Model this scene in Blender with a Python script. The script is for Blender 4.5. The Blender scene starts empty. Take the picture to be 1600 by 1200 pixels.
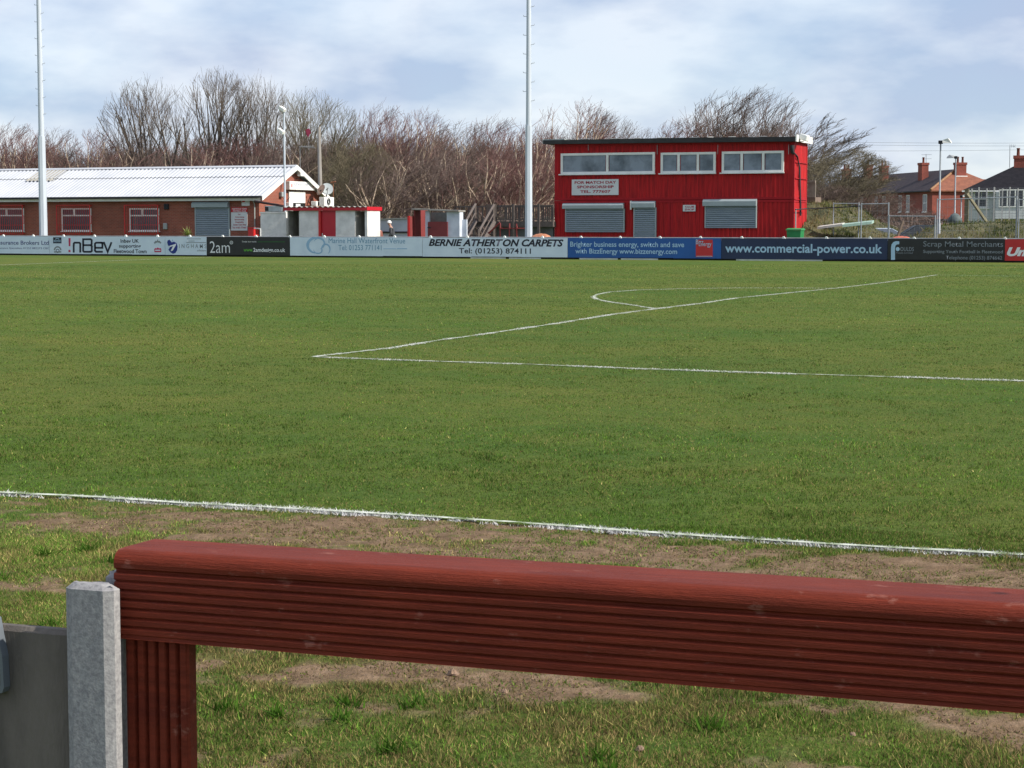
import bpy, math, random
import numpy as np
from mathutils import Vector, Matrix
R = math.radians
SC = bpy.context.scene
COL = SC.collection

# ------------------------------------------------------------------ camera
F, PITCH, YAW, EYE = 2955.7, 0.0839, -0.3956, 1.5166       # focal length in pixels of a 1600 px wide frame
cam_d = bpy.data.cameras.new('camera')
cam_d.sensor_width = 36.0
cam_d.lens = 36.0 * F / 1600.0
cam_d.clip_start = 0.1
cam_d.clip_end = 6000
cam = bpy.data.objects.new('camera', cam_d)
COL.objects.link(cam)
cam.location = (0, 0, EYE)
cam.rotation_euler = (math.pi / 2 - PITCH, 0, -YAW)
SC.camera = cam

# ------------------------------------------------------------------ sun and sky
SUN_EL, SUN_AZ = 36.0, -1.5          # azimuth measured from +X towards +Y
sd = bpy.data.lights.new('sun', 'SUN')
sd.energy = 5.0
sd.angle = R(0.55)
sd.color = (1.0, 0.93, 0.82)
sun = bpy.data.objects.new('sun', sd)
COL.objects.link(sun)
sv = Vector((math.cos(R(SUN_EL)) * math.cos(R(SUN_AZ)), math.cos(R(SUN_EL)) * math.sin(R(SUN_AZ)), math.sin(R(SUN_EL))))
sun.rotation_euler = sv.to_track_quat('Z', 'Y').to_euler()
sun.location = (30, 10, 40)

world = bpy.data.worlds.new('World')
SC.world = world
world.use_nodes = True
wt = world.node_tree
wt.nodes.clear()
def wn(t, **k):
    n = wt.nodes.new(t)
    for a, b in k.items(): setattr(n, a, b)
    return n
w_out = wn('ShaderNodeOutputWorld')
sky = wn('ShaderNodeTexSky', sky_type='NISHITA', sun_disc=False)
sky.sun_elevation = R(SUN_EL)
sky.sun_rotation = R(90 - SUN_AZ)
sky.air_density = 1.0
sky.dust_density = 0.1
sky.ozone_density = 5.0
bg_sky = wn('ShaderNodeBackground')
bg_sky.inputs['Strength'].default_value = 0.12
hs = wn('ShaderNodeHueSaturation')
hs.inputs['Saturation'].default_value = 1.15
wt.links.new(sky.outputs[0], hs.inputs['Color'])
wt.links.new(hs.outputs[0], bg_sky.inputs['Color'])
tc = wn('ShaderNodeTexCoord')
mp = wn('ShaderNodeMapping')
mp.inputs['Scale'].default_value = (1.0, 1.0, 1.7)
mp.inputs['Location'].default_value = (3.1, 1.7, 0.35)
wt.links.new(tc.outputs['Generated'], mp.inputs['Vector'])
n1 = wn('ShaderNodeTexNoise')
n1.inputs['Scale'].default_value = 5.0
n1.inputs['Detail'].default_value = 7
n1.inputs['Roughness'].default_value = 0.5
n1.inputs['Distortion'].default_value = 0.25
wt.links.new(mp.outputs[0], n1.inputs['Vector'])
cr = wn('ShaderNodeValToRGB')
cr.color_ramp.elements[0].position = 0.36
cr.color_ramp.elements[1].position = 0.62
cr.color_ramp.elements[0].color = (0.68, 0.68, 0.68, 1)
cr.color_ramp.elements[1].color = (0.93, 0.93, 0.93, 1)
wt.links.new(n1.outputs['Fac'], cr.inputs['Fac'])
n2 = wn('ShaderNodeTexNoise')
n2.inputs['Scale'].default_value = 8.0
n2.inputs['Detail'].default_value = 6
mp2 = wn('ShaderNodeMapping')
mp2.inputs['Scale'].default_value = (1.0, 1.0, 2.6)
mp2.inputs['Location'].default_value = (7.4, 2.2, 1.3)
wt.links.new(tc.outputs['Generated'], mp2.inputs['Vector'])
wt.links.new(mp2.outputs[0], n2.inputs['Vector'])
cc = wn('ShaderNodeValToRGB')
cc.color_ramp.elements[0].position = 0.40
cc.color_ramp.elements[0].color = (0.40, 0.47, 0.63, 1)
cc.color_ramp.elements[1].position = 0.60
cc.color_ramp.elements[1].color = (0.74, 0.77, 0.83, 1)
wt.links.new(n2.outputs['Fac'], cc.inputs['Fac'])
bg_cloud = wn('ShaderNodeBackground')
bg_cloud.inputs['Strength'].default_value = 1.0
wt.links.new(cc.outputs[0], bg_cloud.inputs['Color'])
mx = wn('ShaderNodeMixShader')
sep = wn('ShaderNodeSeparateXYZ')                      # the clouds lie low; overhead the sky is clearer and deeper
wt.links.new(tc.outputs['Generated'], sep.inputs[0])
mr = wn('ShaderNodeMapRange')
mr.inputs['From Min'].default_value = 0.16
mr.inputs['From Max'].default_value = 0.45
mr.inputs['To Min'].default_value = 1.0
mr.inputs['To Max'].default_value = 1.0
wt.links.new(sep.outputs[2], mr.inputs['Value'])
mm = wn('ShaderNodeMath', operation='MULTIPLY')
wt.links.new(cr.outputs[0], mm.inputs[0])
wt.links.new(mr.outputs[0], mm.inputs[1])
wt.links.new(mm.outputs[0], mx.inputs[0])
wt.links.new(bg_sky.outputs[0], mx.inputs[1])
wt.links.new(bg_cloud.outputs[0], mx.inputs[2])
wt.links.new(mx.outputs[0], w_out.inputs['Surface'])

SC.view_settings.view_transform = 'Standard'
SC.view_settings.look = 'None'
SC.view_settings.exposure = 0.3
SC.view_settings.gamma = 1.0
SC.render.engine = 'CYCLES'
SC.cycles.max_bounces = 6
SC.cycles.transparent_max_bounces = 12

# ------------------------------------------------------------------ surveying helpers: bearings read off the photograph -> metres on a wall plane or on the ground
_cy, _sy, _cp, _sp = math.cos(YAW), math.sin(YAW), math.cos(PITCH), math.sin(PITCH)
FW = Vector((_sy * _cp, _cy * _cp, -_sp)); RT = Vector((_cy, -_sy, 0)); UP = RT.cross(FW)
def ray(px, py): return FW + RT * ((px - 800) / F) + UP * ((600 - py) / F)
def at(px, py, Y):
    d = ray(px, py); return Vector((0, 0, EYE)) + d * (Y / d.y)
def atx(px, py, X):
    d = ray(px, py); return Vector((0, 0, EYE)) + d * (X / d.x)
def gnd(px, py):
    d = ray(px, py); return Vector((0, 0, EYE)) + d * (-EYE / d.z)
def atz(px, py, depth): return Vector((0, 0, EYE)) + ray(px, py) * depth
def px_of(p):
    d = Vector(p) - Vector((0, 0, EYE)); z = d.dot(FW)
    return 800 + F * d.dot(RT) / z, 600 - F * d.dot(UP) / z

# ------------------------------------------------------------------ materials
MATS = {}
def mat(name, c1, c2=None, scale=3.0, rough=0.7, metal=0.0, detail=5, bump=0.0, bscale=None, stretch=(1, 1, 1), lo=0.35, hi=0.65, spec=0.5, coat=0.0):
    if name in MATS: return MATS[name]
    m = bpy.data.materials.new(name); m.use_nodes = True
    nt = m.node_tree; b = nt.nodes['Principled BSDF']
    b.inputs['Roughness'].default_value = rough
    b.inputs['Metallic'].default_value = metal
    b.inputs['Specular IOR Level'].default_value = spec
    if coat: b.inputs['Coat Weight'].default_value = coat
    tcn = nt.nodes.new('ShaderNodeTexCoord'); mpn = nt.nodes.new('ShaderNodeMapping')
    mpn.inputs['Scale'].default_value = stretch
    nt.links.new(tcn.outputs['Object'], mpn.inputs['Vector'])
    nz = nt.nodes.new('ShaderNodeTexNoise'); nz.inputs['Scale'].default_value = scale; nz.inputs['Detail'].default_value = detail
    nz.inputs['Roughness'].default_value = 0.6
    nt.links.new(mpn.outputs[0], nz.inputs['Vector'])
    rp = nt.nodes.new('ShaderNodeValToRGB')
    rp.color_ramp.elements[0].position = lo; rp.color_ramp.elements[1].position = hi
    if c2 is None: c2 = tuple(min(1, v * 0.82) for v in c1)
    rp.color_ramp.elements[0].color = (*c2, 1); rp.color_ramp.elements[1].color = (*c1, 1)
    nt.links.new(nz.outputs['Fac'], rp.inputs['Fac'])
    nt.links.new(rp.outputs[0], b.inputs['Base Color'])
    if bump:
        n3 = nt.nodes.new('ShaderNodeTexNoise'); n3.inputs['Scale'].default_value = bscale or scale * 8; n3.inputs['Detail'].default_value = 6
        nt.links.new(mpn.outputs[0], n3.inputs['Vector'])
        bp = nt.nodes.new('ShaderNodeBump'); bp.inputs['Strength'].default_value = bump; bp.inputs['Distance'].default_value = 0.02
        nt.links.new(n3.outputs['Fac'], bp.inputs['Height']); nt.links.new(bp.outputs[0], b.inputs['Normal'])
    MATS[name] = m
    return m

def stained_timber(name, c1, c2):
    m = mat(name, c1, c2, scale=7, rough=.6, stretch=(1.1, 14, 14), bump=.3, bscale=55, lo=.3, hi=.75, spec=.14)
    nt = m.node_tree; b = nt.nodes['Principled BSDF']; src = b.inputs['Base Color'].links[0].from_socket
    tcn = nt.nodes.new('ShaderNodeTexCoord')
    def layer(src, tex, sc, lo, hi, col, stretch, amt):
        mp_ = nt.nodes.new('ShaderNodeMapping'); mp_.inputs['Scale'].default_value = stretch; nt.links.new(tcn.outputs['Object'], mp_.inputs['Vector'])
        t = nt.nodes.new(tex); t.inputs['Scale'].default_value = sc; nt.links.new(mp_.outputs[0], t.inputs['Vector'])
        if tex == 'ShaderNodeTexNoise': t.inputs['Detail'].default_value = 8; t.inputs['Roughness'].default_value = .7
        r = nt.nodes.new('ShaderNodeMapRange'); r.inputs['From Min'].default_value = lo; r.inputs['From Max'].default_value = hi; r.inputs['To Max'].default_value = amt
        nt.links.new(t.outputs[0], r.inputs['Value']); x = nt.nodes.new('ShaderNodeMix'); x.data_type = 'RGBA'; nt.links.new(r.outputs[0], x.inputs['Factor']); nt.links.new(src, x.inputs['A']); x.inputs['B'].default_value = (*col, 1); return x.outputs['Result']
    s_ = layer(src, 'ShaderNodeTexVoronoi', 4.2, .075, .03, (.030, .006, .004), (1, 1.5, 1.9), .85)      # knots
    s_ = layer(s_, 'ShaderNodeTexNoise', 3.0, .50, .72, (.09, .014, .010), (.7, 4, 4), .7)               # darker weathering
    s_ = layer(s_, 'ShaderNodeTexNoise', 30, .60, .72, (.36, .17, .13), (.5, 1, 1), .6)                 # scuffs and dust
    nt.links.new(s_, b.inputs['Base Color']); return m

def brick(name, c1, c2, mortar, bw=0.225, bh=0.075, msize=0.012, axis='x'):
    m = bpy.data.materials.new(name); m.use_nodes = True
    nt = m.node_tree; b = nt.nodes['Principled BSDF']; b.inputs['Roughness'].default_value = 0.85
    tcn = nt.nodes.new('ShaderNodeTexCoord'); sp = nt.nodes.new('ShaderNodeSeparateXYZ'); ad = nt.nodes.new('ShaderNodeMath'); ad.operation = 'ADD'
    cb = nt.nodes.new('ShaderNodeCombineXYZ')
    nt.links.new(tcn.outputs['Object'], sp.inputs[0]); nt.links.new(sp.outputs[0], ad.inputs[0]); nt.links.new(sp.outputs[1], ad.inputs[1])
    nt.links.new(ad.outputs[0], cb.inputs[0]); nt.links.new(sp.outputs[2], cb.inputs[1])
    bt = nt.nodes.new('ShaderNodeTexBrick'); bt.inputs['Scale'].default_value = 1.0
    bt.inputs['Brick Width'].default_value = bw; bt.inputs['Row Height'].default_value = bh; bt.inputs['Mortar Size'].default_value = msize
    bt.inputs['Color1'].default_value = (*c1, 1); bt.inputs['Color2'].default_value = (*c2, 1); bt.inputs['Mortar'].default_value = (*mortar, 1)
    nt.links.new(cb.outputs[0], bt.inputs['Vector'])
    nz = nt.nodes.new('ShaderNodeTexNoise'); nz.inputs['Scale'].default_value = 0.8; nz.inputs['Detail'].default_value = 8
    nt.links.new(tcn.outputs['Object'], nz.inputs['Vector'])
    rp = nt.nodes.new('ShaderNodeValToRGB'); rp.color_ramp.elements[0].color = (0.72, 0.72, 0.72, 1); rp.color_ramp.elements[1].color = (1.1, 1.1, 1.1, 1)
    rp.color_ramp.elements[0].position = 0.3; rp.color_ramp.elements[1].position = 0.7
    nt.links.new(nz.outputs['Fac'], rp.inputs['Fac'])
    mxn = nt.nodes.new('ShaderNodeMix'); mxn.data_type = 'RGBA'; mxn.blend_type = 'MULTIPLY'; mxn.inputs['Factor'].default_value = 1.0
    nt.links.new(bt.outputs['Color'], mxn.inputs['A']); nt.links.new(rp.outputs[0], mxn.inputs['B'])
    nt.links.new(mxn.outputs['Result'], b.inputs['Base Color'])
    bp = nt.nodes.new('ShaderNodeBump'); bp.inputs['Strength'].default_value = 0.5; bp.inputs['Distance'].default_value = 0.01; bp.invert = True
    nt.links.new(bt.outputs['Fac'], bp.inputs['Height']); nt.links.new(bp.outputs[0], b.inputs['Normal'])
    return m

# ------------------------------------------------------------------ mesh helpers
WL = {}            # world location of every object that may become a parent
def tag(o, label=None, cat=None, group=None, kind=None):
    if label: o['label'] = label
    if cat: o['category'] = cat
    if group: o['group'] = group
    if kind: o['kind'] = kind
    return o
def empty(name, loc, label, cat, group=None):
    o = bpy.data.objects.new(name, None); COL.objects.link(o); o.location = loc; o.empty_display_size = 0.3
    WL[o.name] = Vector(loc)
    return tag(o, label, cat, group)
def link_mesh(name, me, parent=None, origin=None):
    """me is in world coordinates; it is moved to its origin and linked under its parent"""
    if parent is None:
        if origin is None:
            n = len(me.vertices); a = np.empty(n * 3, 'f'); me.vertices.foreach_get('co', a); a = a.reshape(-1, 3)
            origin = ((a[:, 0].min() + a[:, 0].max()) / 2, (a[:, 1].min() + a[:, 1].max()) / 2, a[:, 2].min())
        org = Vector([float(v) for v in origin])
    else:
        org = WL[parent.name]
    me.transform(Matrix.Translation(-org))
    o = bpy.data.objects.new(name, me); COL.objects.link(o)
    if parent is None: o.location = org
    else: o.parent = parent
    WL[o.name] = org
    return o
def np_mesh(name, V, Fc, m=None, smooth=False):
    me = bpy.data.meshes.new(name)
    V = np.asarray(V, 'f'); Fc = np.asarray(Fc, 'i')
    me.vertices.add(len(V)); me.vertices.foreach_set('co', V.ravel())
    k = Fc.shape[1]
    me.loops.add(Fc.size); me.loops.foreach_set('vertex_index', Fc.ravel())
    me.polygons.add(len(Fc)); me.polygons.foreach_set('loop_start', np.arange(0, Fc.size, k, dtype='i'))
    me.polygons.foreach_set('loop_total', np.full(len(Fc), k, 'i'))
    if smooth: me.polygons.foreach_set('use_smooth', np.ones(len(Fc), bool))
    if m: me.materials.append(m)
    me.update(calc_edges=True)
    return me

class MB:
    def __init__(s, M=None): s.v = []; s.f = []; s.sm = []; s.M = M
    def add(s, vs, fs, smooth=False):
        n = len(s.v)
        for p in vs:
            p = Vector(p); s.v.append(s.M @ p if s.M else p)
        for f in fs: s.f.append([i + n for i in f]); s.sm.append(smooth)
        return s
    def box(s, x0, x1, y0, y1, z0, z1, bev=0.0):
        if x0 > x1: x0, x1 = x1, x0
        if y0 > y1: y0, y1 = y1, y0
        if z0 > z1: z0, z1 = z1, z0
        if bev:
            b = bev
            ring = lambda z, i: [(x0 + i + b, y0 + i, z), (x1 - i - b, y0 + i, z), (x1 - i, y0 + i + b, z), (x1 - i, y1 - i - b, z), (x1 - i - b, y1 - i, z), (x0 + i + b, y1 - i, z), (x0 + i, y1 - i - b, z), (x0 + i, y0 + i + b, z)]
            vs = ring(z0, b * .7) + ring(z0 + b, 0) + ring(z1 - b, 0) + ring(z1, b * .7)
            fs = [list(range(7, -1, -1)), list(range(24, 32))]
            for k in range(3):
                for i in range(8): j = (i + 1) % 8; fs.append([k * 8 + i, k * 8 + j, k * 8 + 8 + j, k * 8 + 8 + i])
            return s.add(vs, fs)
        vs = [(x0, y0, z0), (x1, y0, z0), (x1, y1, z0), (x0, y1, z0), (x0, y0, z1), (x1, y0, z1), (x1, y1, z1), (x0, y1, z1)]
        return s.add(vs, [(0, 3, 2, 1), (4, 5, 6, 7), (0, 1, 5, 4), (1, 2, 6, 5), (2, 3, 7, 6), (3, 0, 4, 7)])
    def tube(s, pts, r, n=8, caps=True, smooth=True):
        pts = [Vector(p) for p in pts]
        rs = r if isinstance(r, (list, tuple)) else [r] * len(pts)
        rings = []
        for i, p in enumerate(pts):
            d = (pts[min(i + 1, len(pts) - 1)] - pts[max(i - 1, 0)]).normalized()
            a = Vector((0, 0, 1)) if abs(d.z) < 0.9 else Vector((1, 0, 0))
            u = d.cross(a).normalized(); w = d.cross(u)
            rings.append([p + (u * math.cos(2 * math.pi * k / n) + w * math.sin(2 * math.pi * k / n)) * rs[i] for k in range(n)])
        vs = [q for g in rings for q in g]; fs = []
        for i in range(len(pts) - 1):
            for k in range(n): fs.append([i * n + k, i * n + (k + 1) % n, (i + 1) * n + (k + 1) % n, (i + 1) * n + k])
        s.add(vs, fs, smooth)
        if caps: s.add(rings[0], [list(range(n))]); s.add(rings[-1], [list(range(n))[::-1]])
        return s
    def prism(s, poly, y0, y1):           # poly of (x, z) extruded along y
        n = len(poly)
        vs = [(x, y0, z) for x, z in poly] + [(x, y1, z) for x, z in poly]
        fs = [list(range(n)), list(range(2 * n - 1, n - 1, -1))] + [[(i + 1) % n, i, i + n, (i + 1) % n + n] for i in range(n)]
        return s.add(vs, fs)
    def prismx(s, poly, x0, x1, smooth=False):          # poly of (y, z) extruded along x
        n = len(poly)
        vs = [(x0, y, z) for y, z in poly] + [(x1, y, z) for y, z in poly]
        s.add(vs, [[(i + 1) % n, i, i + n, (i + 1) % n + n] for i in range(n)], smooth)
        return s.add(vs, [list(range(n)), list(range(2 * n - 1, n - 1, -1))])
    def build(s, name, m, parent=None, origin=None, **t):
        me = bpy.data.meshes.new(name); me.from_pydata([tuple(v) for v in s.v], [], s.f)
        me.polygons.foreach_set('use_smooth', s.sm)
        if m: me.materials.append(m)
        me.update()
        o = link_mesh(name, me, parent, origin)
        if t: tag(o, **t)
        return o

def frame_rect(mb, x0, x1, z0, z1, w, y0, y1, mull=()):
    """a window frame of bars of width w between y0 and y1; uprights butt between top and bottom bars"""
    mb.box(x0, x1, y0, y1, z0, z0 + w); mb.box(x0, x1, y0, y1, z1 - w, z1)
    mb.box(x0, x0 + w, y0, y1, z0 + w, z1 - w); mb.box(x1 - w, x1, y0, y1, z0 + w, z1 - w)
    for x in mull: mb.box(x - w * .55, x + w * .55, y0, y1, z0 + w, z1 - w)

def corr_sheet(mb, x0, x1, z0, z1, y, pitch=0.28, depth=0.036):
    """upright trapezoidal corrugation facing -Y, real relief"""
    n = max(1, round((x1 - x0) / pitch)); p = (x1 - x0) / n; xs = []
    for i in range(n):
        a = x0 + i * p
        xs += [(a, y), (a + .3 * p, y), (a + .5 * p, y + depth), (a + .8 * p, y + depth)]
    xs.append((x1, y))
    vs = [(x, yy, z0) for x, yy in xs] + [(x, yy, z1) for x, yy in xs]; k = len(xs)
    mb.add(vs, [[i, i + 1, k + i + 1, k + i] for i in range(k - 1)])
def corr_sheet_x(mb, y0, y1, z0, z1, x, pitch=0.28, depth=0.036):
    n = max(1, round((y1 - y0) / pitch)); p = (y1 - y0) / n; ys = []
    for i in range(n):
        a = y0 + i * p
        ys += [(a, x), (a + .3 * p, x), (a + .5 * p, x - depth), (a + .8 * p, x - depth)]
    ys.append((y1, x))
    vs = [(xx, yy, z0) for yy, xx in ys] + [(xx, yy, z1) for yy, xx in ys]; k = len(ys)
    mb.add(vs, [[i, i + 1, k + i + 1, k + i] for i in range(k - 1)])

def lettering(body, x0, x1, z0, z1, y, m, parent, bold=0.0, shear=0.0, name='lettering', xn=None, line=1.0, align='CENTER', normal='y'):
    """flat letters 1.5 mm thick fitted into a rectangle on a plane facing -Y (or +X when normal is x)"""
    c = bpy.data.curves.new('lettering', 'FONT'); c.body = body; c.size = 1.0; c.offset = bold; c.shear = shear
    c.resolution_u = 3; c.align_x = align; c.space_line = line; c.fill_mode = 'FRONT'
    o = bpy.data.objects.new('lettering_curve', c); COL.objects.link(o)
    dg = bpy.context.evaluated_depsgraph_get(); dg.update()
    me = bpy.data.meshes.new_from_object(o.evaluated_get(dg))
    bpy.data.objects.remove(o, do_unlink=True); bpy.data.curves.remove(c)
    n = len(me.vertices); a = np.empty(n * 3, 'f'); me.vertices.foreach_get('co', a); a = a.reshape(-1, 3)
    u = (a[:, 0] - a[:, 0].min()) / np.ptp(a[:, 0]); v = (a[:, 1] - a[:, 1].min()) / np.ptp(a[:, 1])
    b = np.empty_like(a)
    if normal == 'y': b[:, 0] = x0 + u * (x1 - x0); b[:, 1] = y; b[:, 2] = z0 + v * (z1 - z0)
    else: b[:, 1] = x0 + u * (x1 - x0); b[:, 0] = y; b[:, 2] = z0 + v * (z1 - z0)
    me.vertices.foreach_set('co', b.ravel()); me.materials.clear(); me.materials.append(m); me.update()
    return link_mesh(name, me, parent)
def let_px(body, px0, px1, pyt, pyb, Y, m, parent, **k):
    a = at(px0, pyb, Y); b = at(px1, pyt, Y)
    zc0 = at((px0 + px1) / 2, pyb, Y).z; zc1 = at((px0 + px1) / 2, pyt, Y).z
    return lettering(body, a.x, b.x, zc0, zc1, Y, m, parent, **k)

# smooth value noise for ground masks, used for both the soil map and the grass blades
def vnoise(x, y, seed):
    xi = np.floor(x).astype(np.int64); yi = np.floor(y).astype(np.int64); fx = x - xi; fy = y - yi
    fx = fx * fx * (3 - 2 * fx); fy = fy * fy * (3 - 2 * fy)
    def h(a, b):
        n = (a * 374761393 + b * 668265263 + seed * 982451653) & 0x7fffffff
        n = ((n ^ (n >> 13)) * 1274126177) & 0x7fffffff
        return ((n ^ (n >> 16)) & 0xffff) / 65535.0
    return (h(xi, yi) * (1 - fx) + h(xi + 1, yi) * fx) * (1 - fy) + (h(xi, yi + 1) * (1 - fx) + h(xi + 1, yi + 1) * fx) * fy
def fbm(x, y, seed, o=4):
    s = 0; a = 0.5; t = 0
    for i in range(o): s = s + a * vnoise(x * 2 ** i, y * 2 ** i, seed + i * 17); t += a; a *= 0.5
    return s / t

# ================================================================== GROUND
YT, YB = 8.85, 78.38                   # near touchline and the row of boards on the far side
def polyline(pxs): return [gnd(*p) for p in pxs]
L_touch = polyline([(-500, 743), (-250, 758), (0, 772), (156, 779), (280, 788), (500, 800), (650, 809), (810, 819), (1000, 834), (1112, 841), (1225, 848), (1300, 853.5), (1412, 860), (1506, 864), (1600, 870), (1800, 884), (2000, 898)])
L_pen = polyline([(493, 557.4), (612, 544), (694, 530.5), (738, 525), (874, 505), (953, 492), (1025, 482.7), (1097, 474), (1147, 466.3), (1212, 459.7), (1305, 450.6), (1385, 441), (1464, 429.6)])
L_side = polyline([(487, 557.8), (622, 563), (824, 569.5), (996, 576.5), (1169, 582.5), (1349, 588), (1507, 593), (1600, 595.8), (1900, 606)])
L_far = polyline([(1464, 429.8), (1530, 430.8), (1600, 431.8), (1700, 433)])
L_arc = polyline([(1025, 482.7), (1003, 479.3), (982, 475.8), (953, 472), (935, 468.3), (928, 465.5), (928.5, 463), (933, 460.4), (953, 456.4), (996, 453.3), (1061, 451.4), (1133, 450.2), (1212, 450.0), (1262, 450.2), (1305, 450.6)])
L_half = polyline([(-200, 422), (0, 414.2), (150, 408.4), (270, 403.9), (330, 401.8)])

SOIL = [(gnd(705, 1052), 0.62, 0.30, 1.25), (gnd(820, 1068), 0.5, 0.22, 1.1), (gnd(600, 1050), 0.35, 0.2, .7), (gnd(640, 1110), 0.4, 0.16, .45), (gnd(1300, 1100), 0.45, 0.2, .8),
        (gnd(1560, 1135), 0.4, 0.22, 1.1), (gnd(1190, 1095), 0.3, 0.14, .55), (gnd(40, 915), 0.5, 0.35, .6), (gnd(330, 1040), 0.2, 0.15, .5), (gnd(430, 1150), .4, .2, .3), (gnd(1150, 1160), .5, .16, .35)]
def touch_y(x):
    xs = np.array([p.x for p in L_touch]); ys = np.array([p.y for p in L_touch])
    return np.interp(x, xs, ys)
def soil(x, y):
    """0 grass .. 1 bare earth"""
    d = touch_y(x) - y                  # metres outside the touchline
    strip = np.clip(1 - np.abs(d - 0.60) / 0.66, 0, 1) ** 0.45 * np.clip((x + 7.5) / 2.5, .5, 1)
    m = strip * 1.22
    for c, sx, sy, a in SOIL:
        u = (x - c.x) * 0.924 + (y - c.y) * -0.0; w = (y - c.y)
        m = np.maximum(m, a * np.exp(-((x - c.x) / sx) ** 2 - (w / sy) ** 2))
    n = fbm(x * 2.3, y * 2.3, 5); n2 = fbm(x * 9, y * 9, 23, 3)
    base = np.clip((fbm(x * .9, y * .9, 71) - .48) * 3.4, 0, .52) * (d > 0.2)
    m = np.maximum(m, base)
    return np.clip((m - 0.62 + (n - .5) * 1.3 + (n2 - .5) * 1.6) * 2.4 + .25, 0, 1) * (m > .05)
def dry(x, y):                          # worn yellowish turf
    return np.clip((fbm(x * .35, y * .35, 40, 5) - .38) * 2.4, 0, 1)

def axis(lo, hi, a, b, fine, grow=1.13):
    xs = list(np.arange(a, b, fine)); s = fine; v = a
    left = []
    while v > lo: s *= grow; v -= s; left.append(v)
    s = fine; v = xs[-1]; right = []
    while v < hi: s *= grow; v += s; right.append(v)
    return np.array(left[::-1] + xs + right)
gx = axis(-3000, 3000, -9.5, 2.0, 0.045); gy = axis(-60, 5000, 4.2, 11.5, 0.045)
GX, GY = np.meshgrid(gx, gy); sm_ = soil(GX, GY)
near = np.clip((14 - GY) / 3, 0, 1) * np.clip((GX + 12) / 2, 0, 1) * np.clip((5 - GX) / 2, 0, 1)
GZ = near * ((fbm(GX * 6, GY * 6, 9, 4) - .5) * .022 + sm_ * (fbm(GX * 17, GY * 17, 3, 3) - .5) * .028)
V = np.stack([GX.ravel(), GY.ravel(), GZ.ravel() - near.ravel() * .004], 1)
nx, ny = len(gx), len(gy); idx = np.arange(nx * ny).reshape(ny, nx)
Fq = np.stack([idx[:-1, :-1].ravel(), idx[:-1, 1:].ravel(), idx[1:, 1:].ravel(), idx[1:, :-1].ravel()], 1)

def ground_material():
    m = bpy.data.materials.new('turf_and_soil'); m.use_nodes = True
    nt = m.node_tree; b = nt.nodes['Principled BSDF']; b.inputs['Roughness'].default_value = 0.9; b.inputs['Specular IOR Level'].default_value = 0.15
    tcn = nt.nodes.new('ShaderNodeTexCoord')
    def noise(sc, det, rough=.6, stretch=None, dist=0):
        n = nt.nodes.new('ShaderNodeTexNoise'); n.inputs['Scale'].default_value = sc; n.inputs['Detail'].default_value = det; n.inputs['Roughness'].default_value = rough; n.inputs['Distortion'].default_value = dist
        if stretch:
            mpn = nt.nodes.new('ShaderNodeMapping'); mpn.inputs['Scale'].default_value = stretch
            nt.links.new(tcn.outputs['Object'], mpn.inputs['Vector']); nt.links.new(mpn.outputs[0], n.inputs['Vector'])
        else: nt.links.new(tcn.outputs['Object'], n.inputs['Vector'])
        return n
    def ramp(src, stops):
        r = nt.nodes.new('ShaderNodeValToRGB'); e = r.color_ramp.elements
        while len(e) < len(stops): e.new(0.5)
        for k, (p, c) in enumerate(stops): e[k].position = p; e[k].color = (*c, 1)
        nt.links.new(src, r.inputs['Fac']); return r
    def mix(fac, a, bb, mode='MIX'):
        x = nt.nodes.new('ShaderNodeMix'); x.data_type = 'RGBA'; x.blend_type = mode
        if isinstance(fac, float): x.inputs['Factor'].default_value = fac
        else: nt.links.new(fac, x.inputs['Factor'])
        nt.links.new(a, x.inputs['A']); nt.links.new(bb, x.inputs['B']); return x.outputs['Result']
    big = noise(0.11, 6, .62, (1, 1.6, 1)); mid = noise(1.4, 7, .7); fine = noise(28, 5, .75)
    green = ramp(fine.outputs['Fac'], [(0.3, (0.024, 0.055, 0.005)), (0.52, (0.050, 0.110, 0.012)), (0.74, (0.108, 0.180, 0.030))])
    dryc = ramp(fine.outputs['Fac'], [(0.3, (0.060, 0.072, 0.010)), (0.52, (0.125, 0.140, 0.022)), (0.74, (0.24, 0.24, 0.06))])
    fac = nt.nodes.new('ShaderNodeMath'); fac.operation = 'ADD'
    r1 = ramp(big.outputs['Fac'], [(0.36, (0, 0, 0)), (0.66, (.7, .7, .7))]); r2 = ramp(mid.outputs['Fac'], [(0.42, (0, 0, 0)), (0.7, (.5, .5, .5))])
    nt.links.new(r1.outputs[0], fac.inputs[0]); nt.links.new(r2.outputs[0], fac.inputs[1])
    turf = mix(fac.outputs[0], green.outputs[0], dryc.outputs[0])
    sn = noise(9, 8, .7)
    so = ramp(sn.outputs['Fac'], [(0.3, (0.11, 0.070, 0.040)), (0.5, (0.20, 0.133, 0.080)), (0.7, (0.31, 0.215, 0.140))])
    at_ = nt.nodes.new('ShaderNodeAttribute'); at_.attribute_name = 'soil'
    outc = mix(at_.outputs['Fac'], turf, so.outputs[0])
    nt.links.new(outc, b.inputs['Base Color'])
    bp = nt.nodes.new('ShaderNodeBump'); bp.inputs['Strength'].default_value = 0.9; bp.inputs['Distance'].default_value = 0.03
    nt.links.new(fine.outputs['Fac'], bp.inputs['Height']); nt.links.new(bp.outputs[0], b.inputs['Normal'])
    return m
gme = np_mesh('ground', V, Fq, ground_material(), smooth=True)
att = gme.attributes.new('soil', 'FLOAT', 'POINT'); att.data.foreach_set('value', sm_.ravel().astype('f'))
ground = link_mesh('ground', gme, None, (0, 0, 0)); tag(ground, 'worn green football turf with bare earth along the touchline', 'ground', kind='structure')

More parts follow.
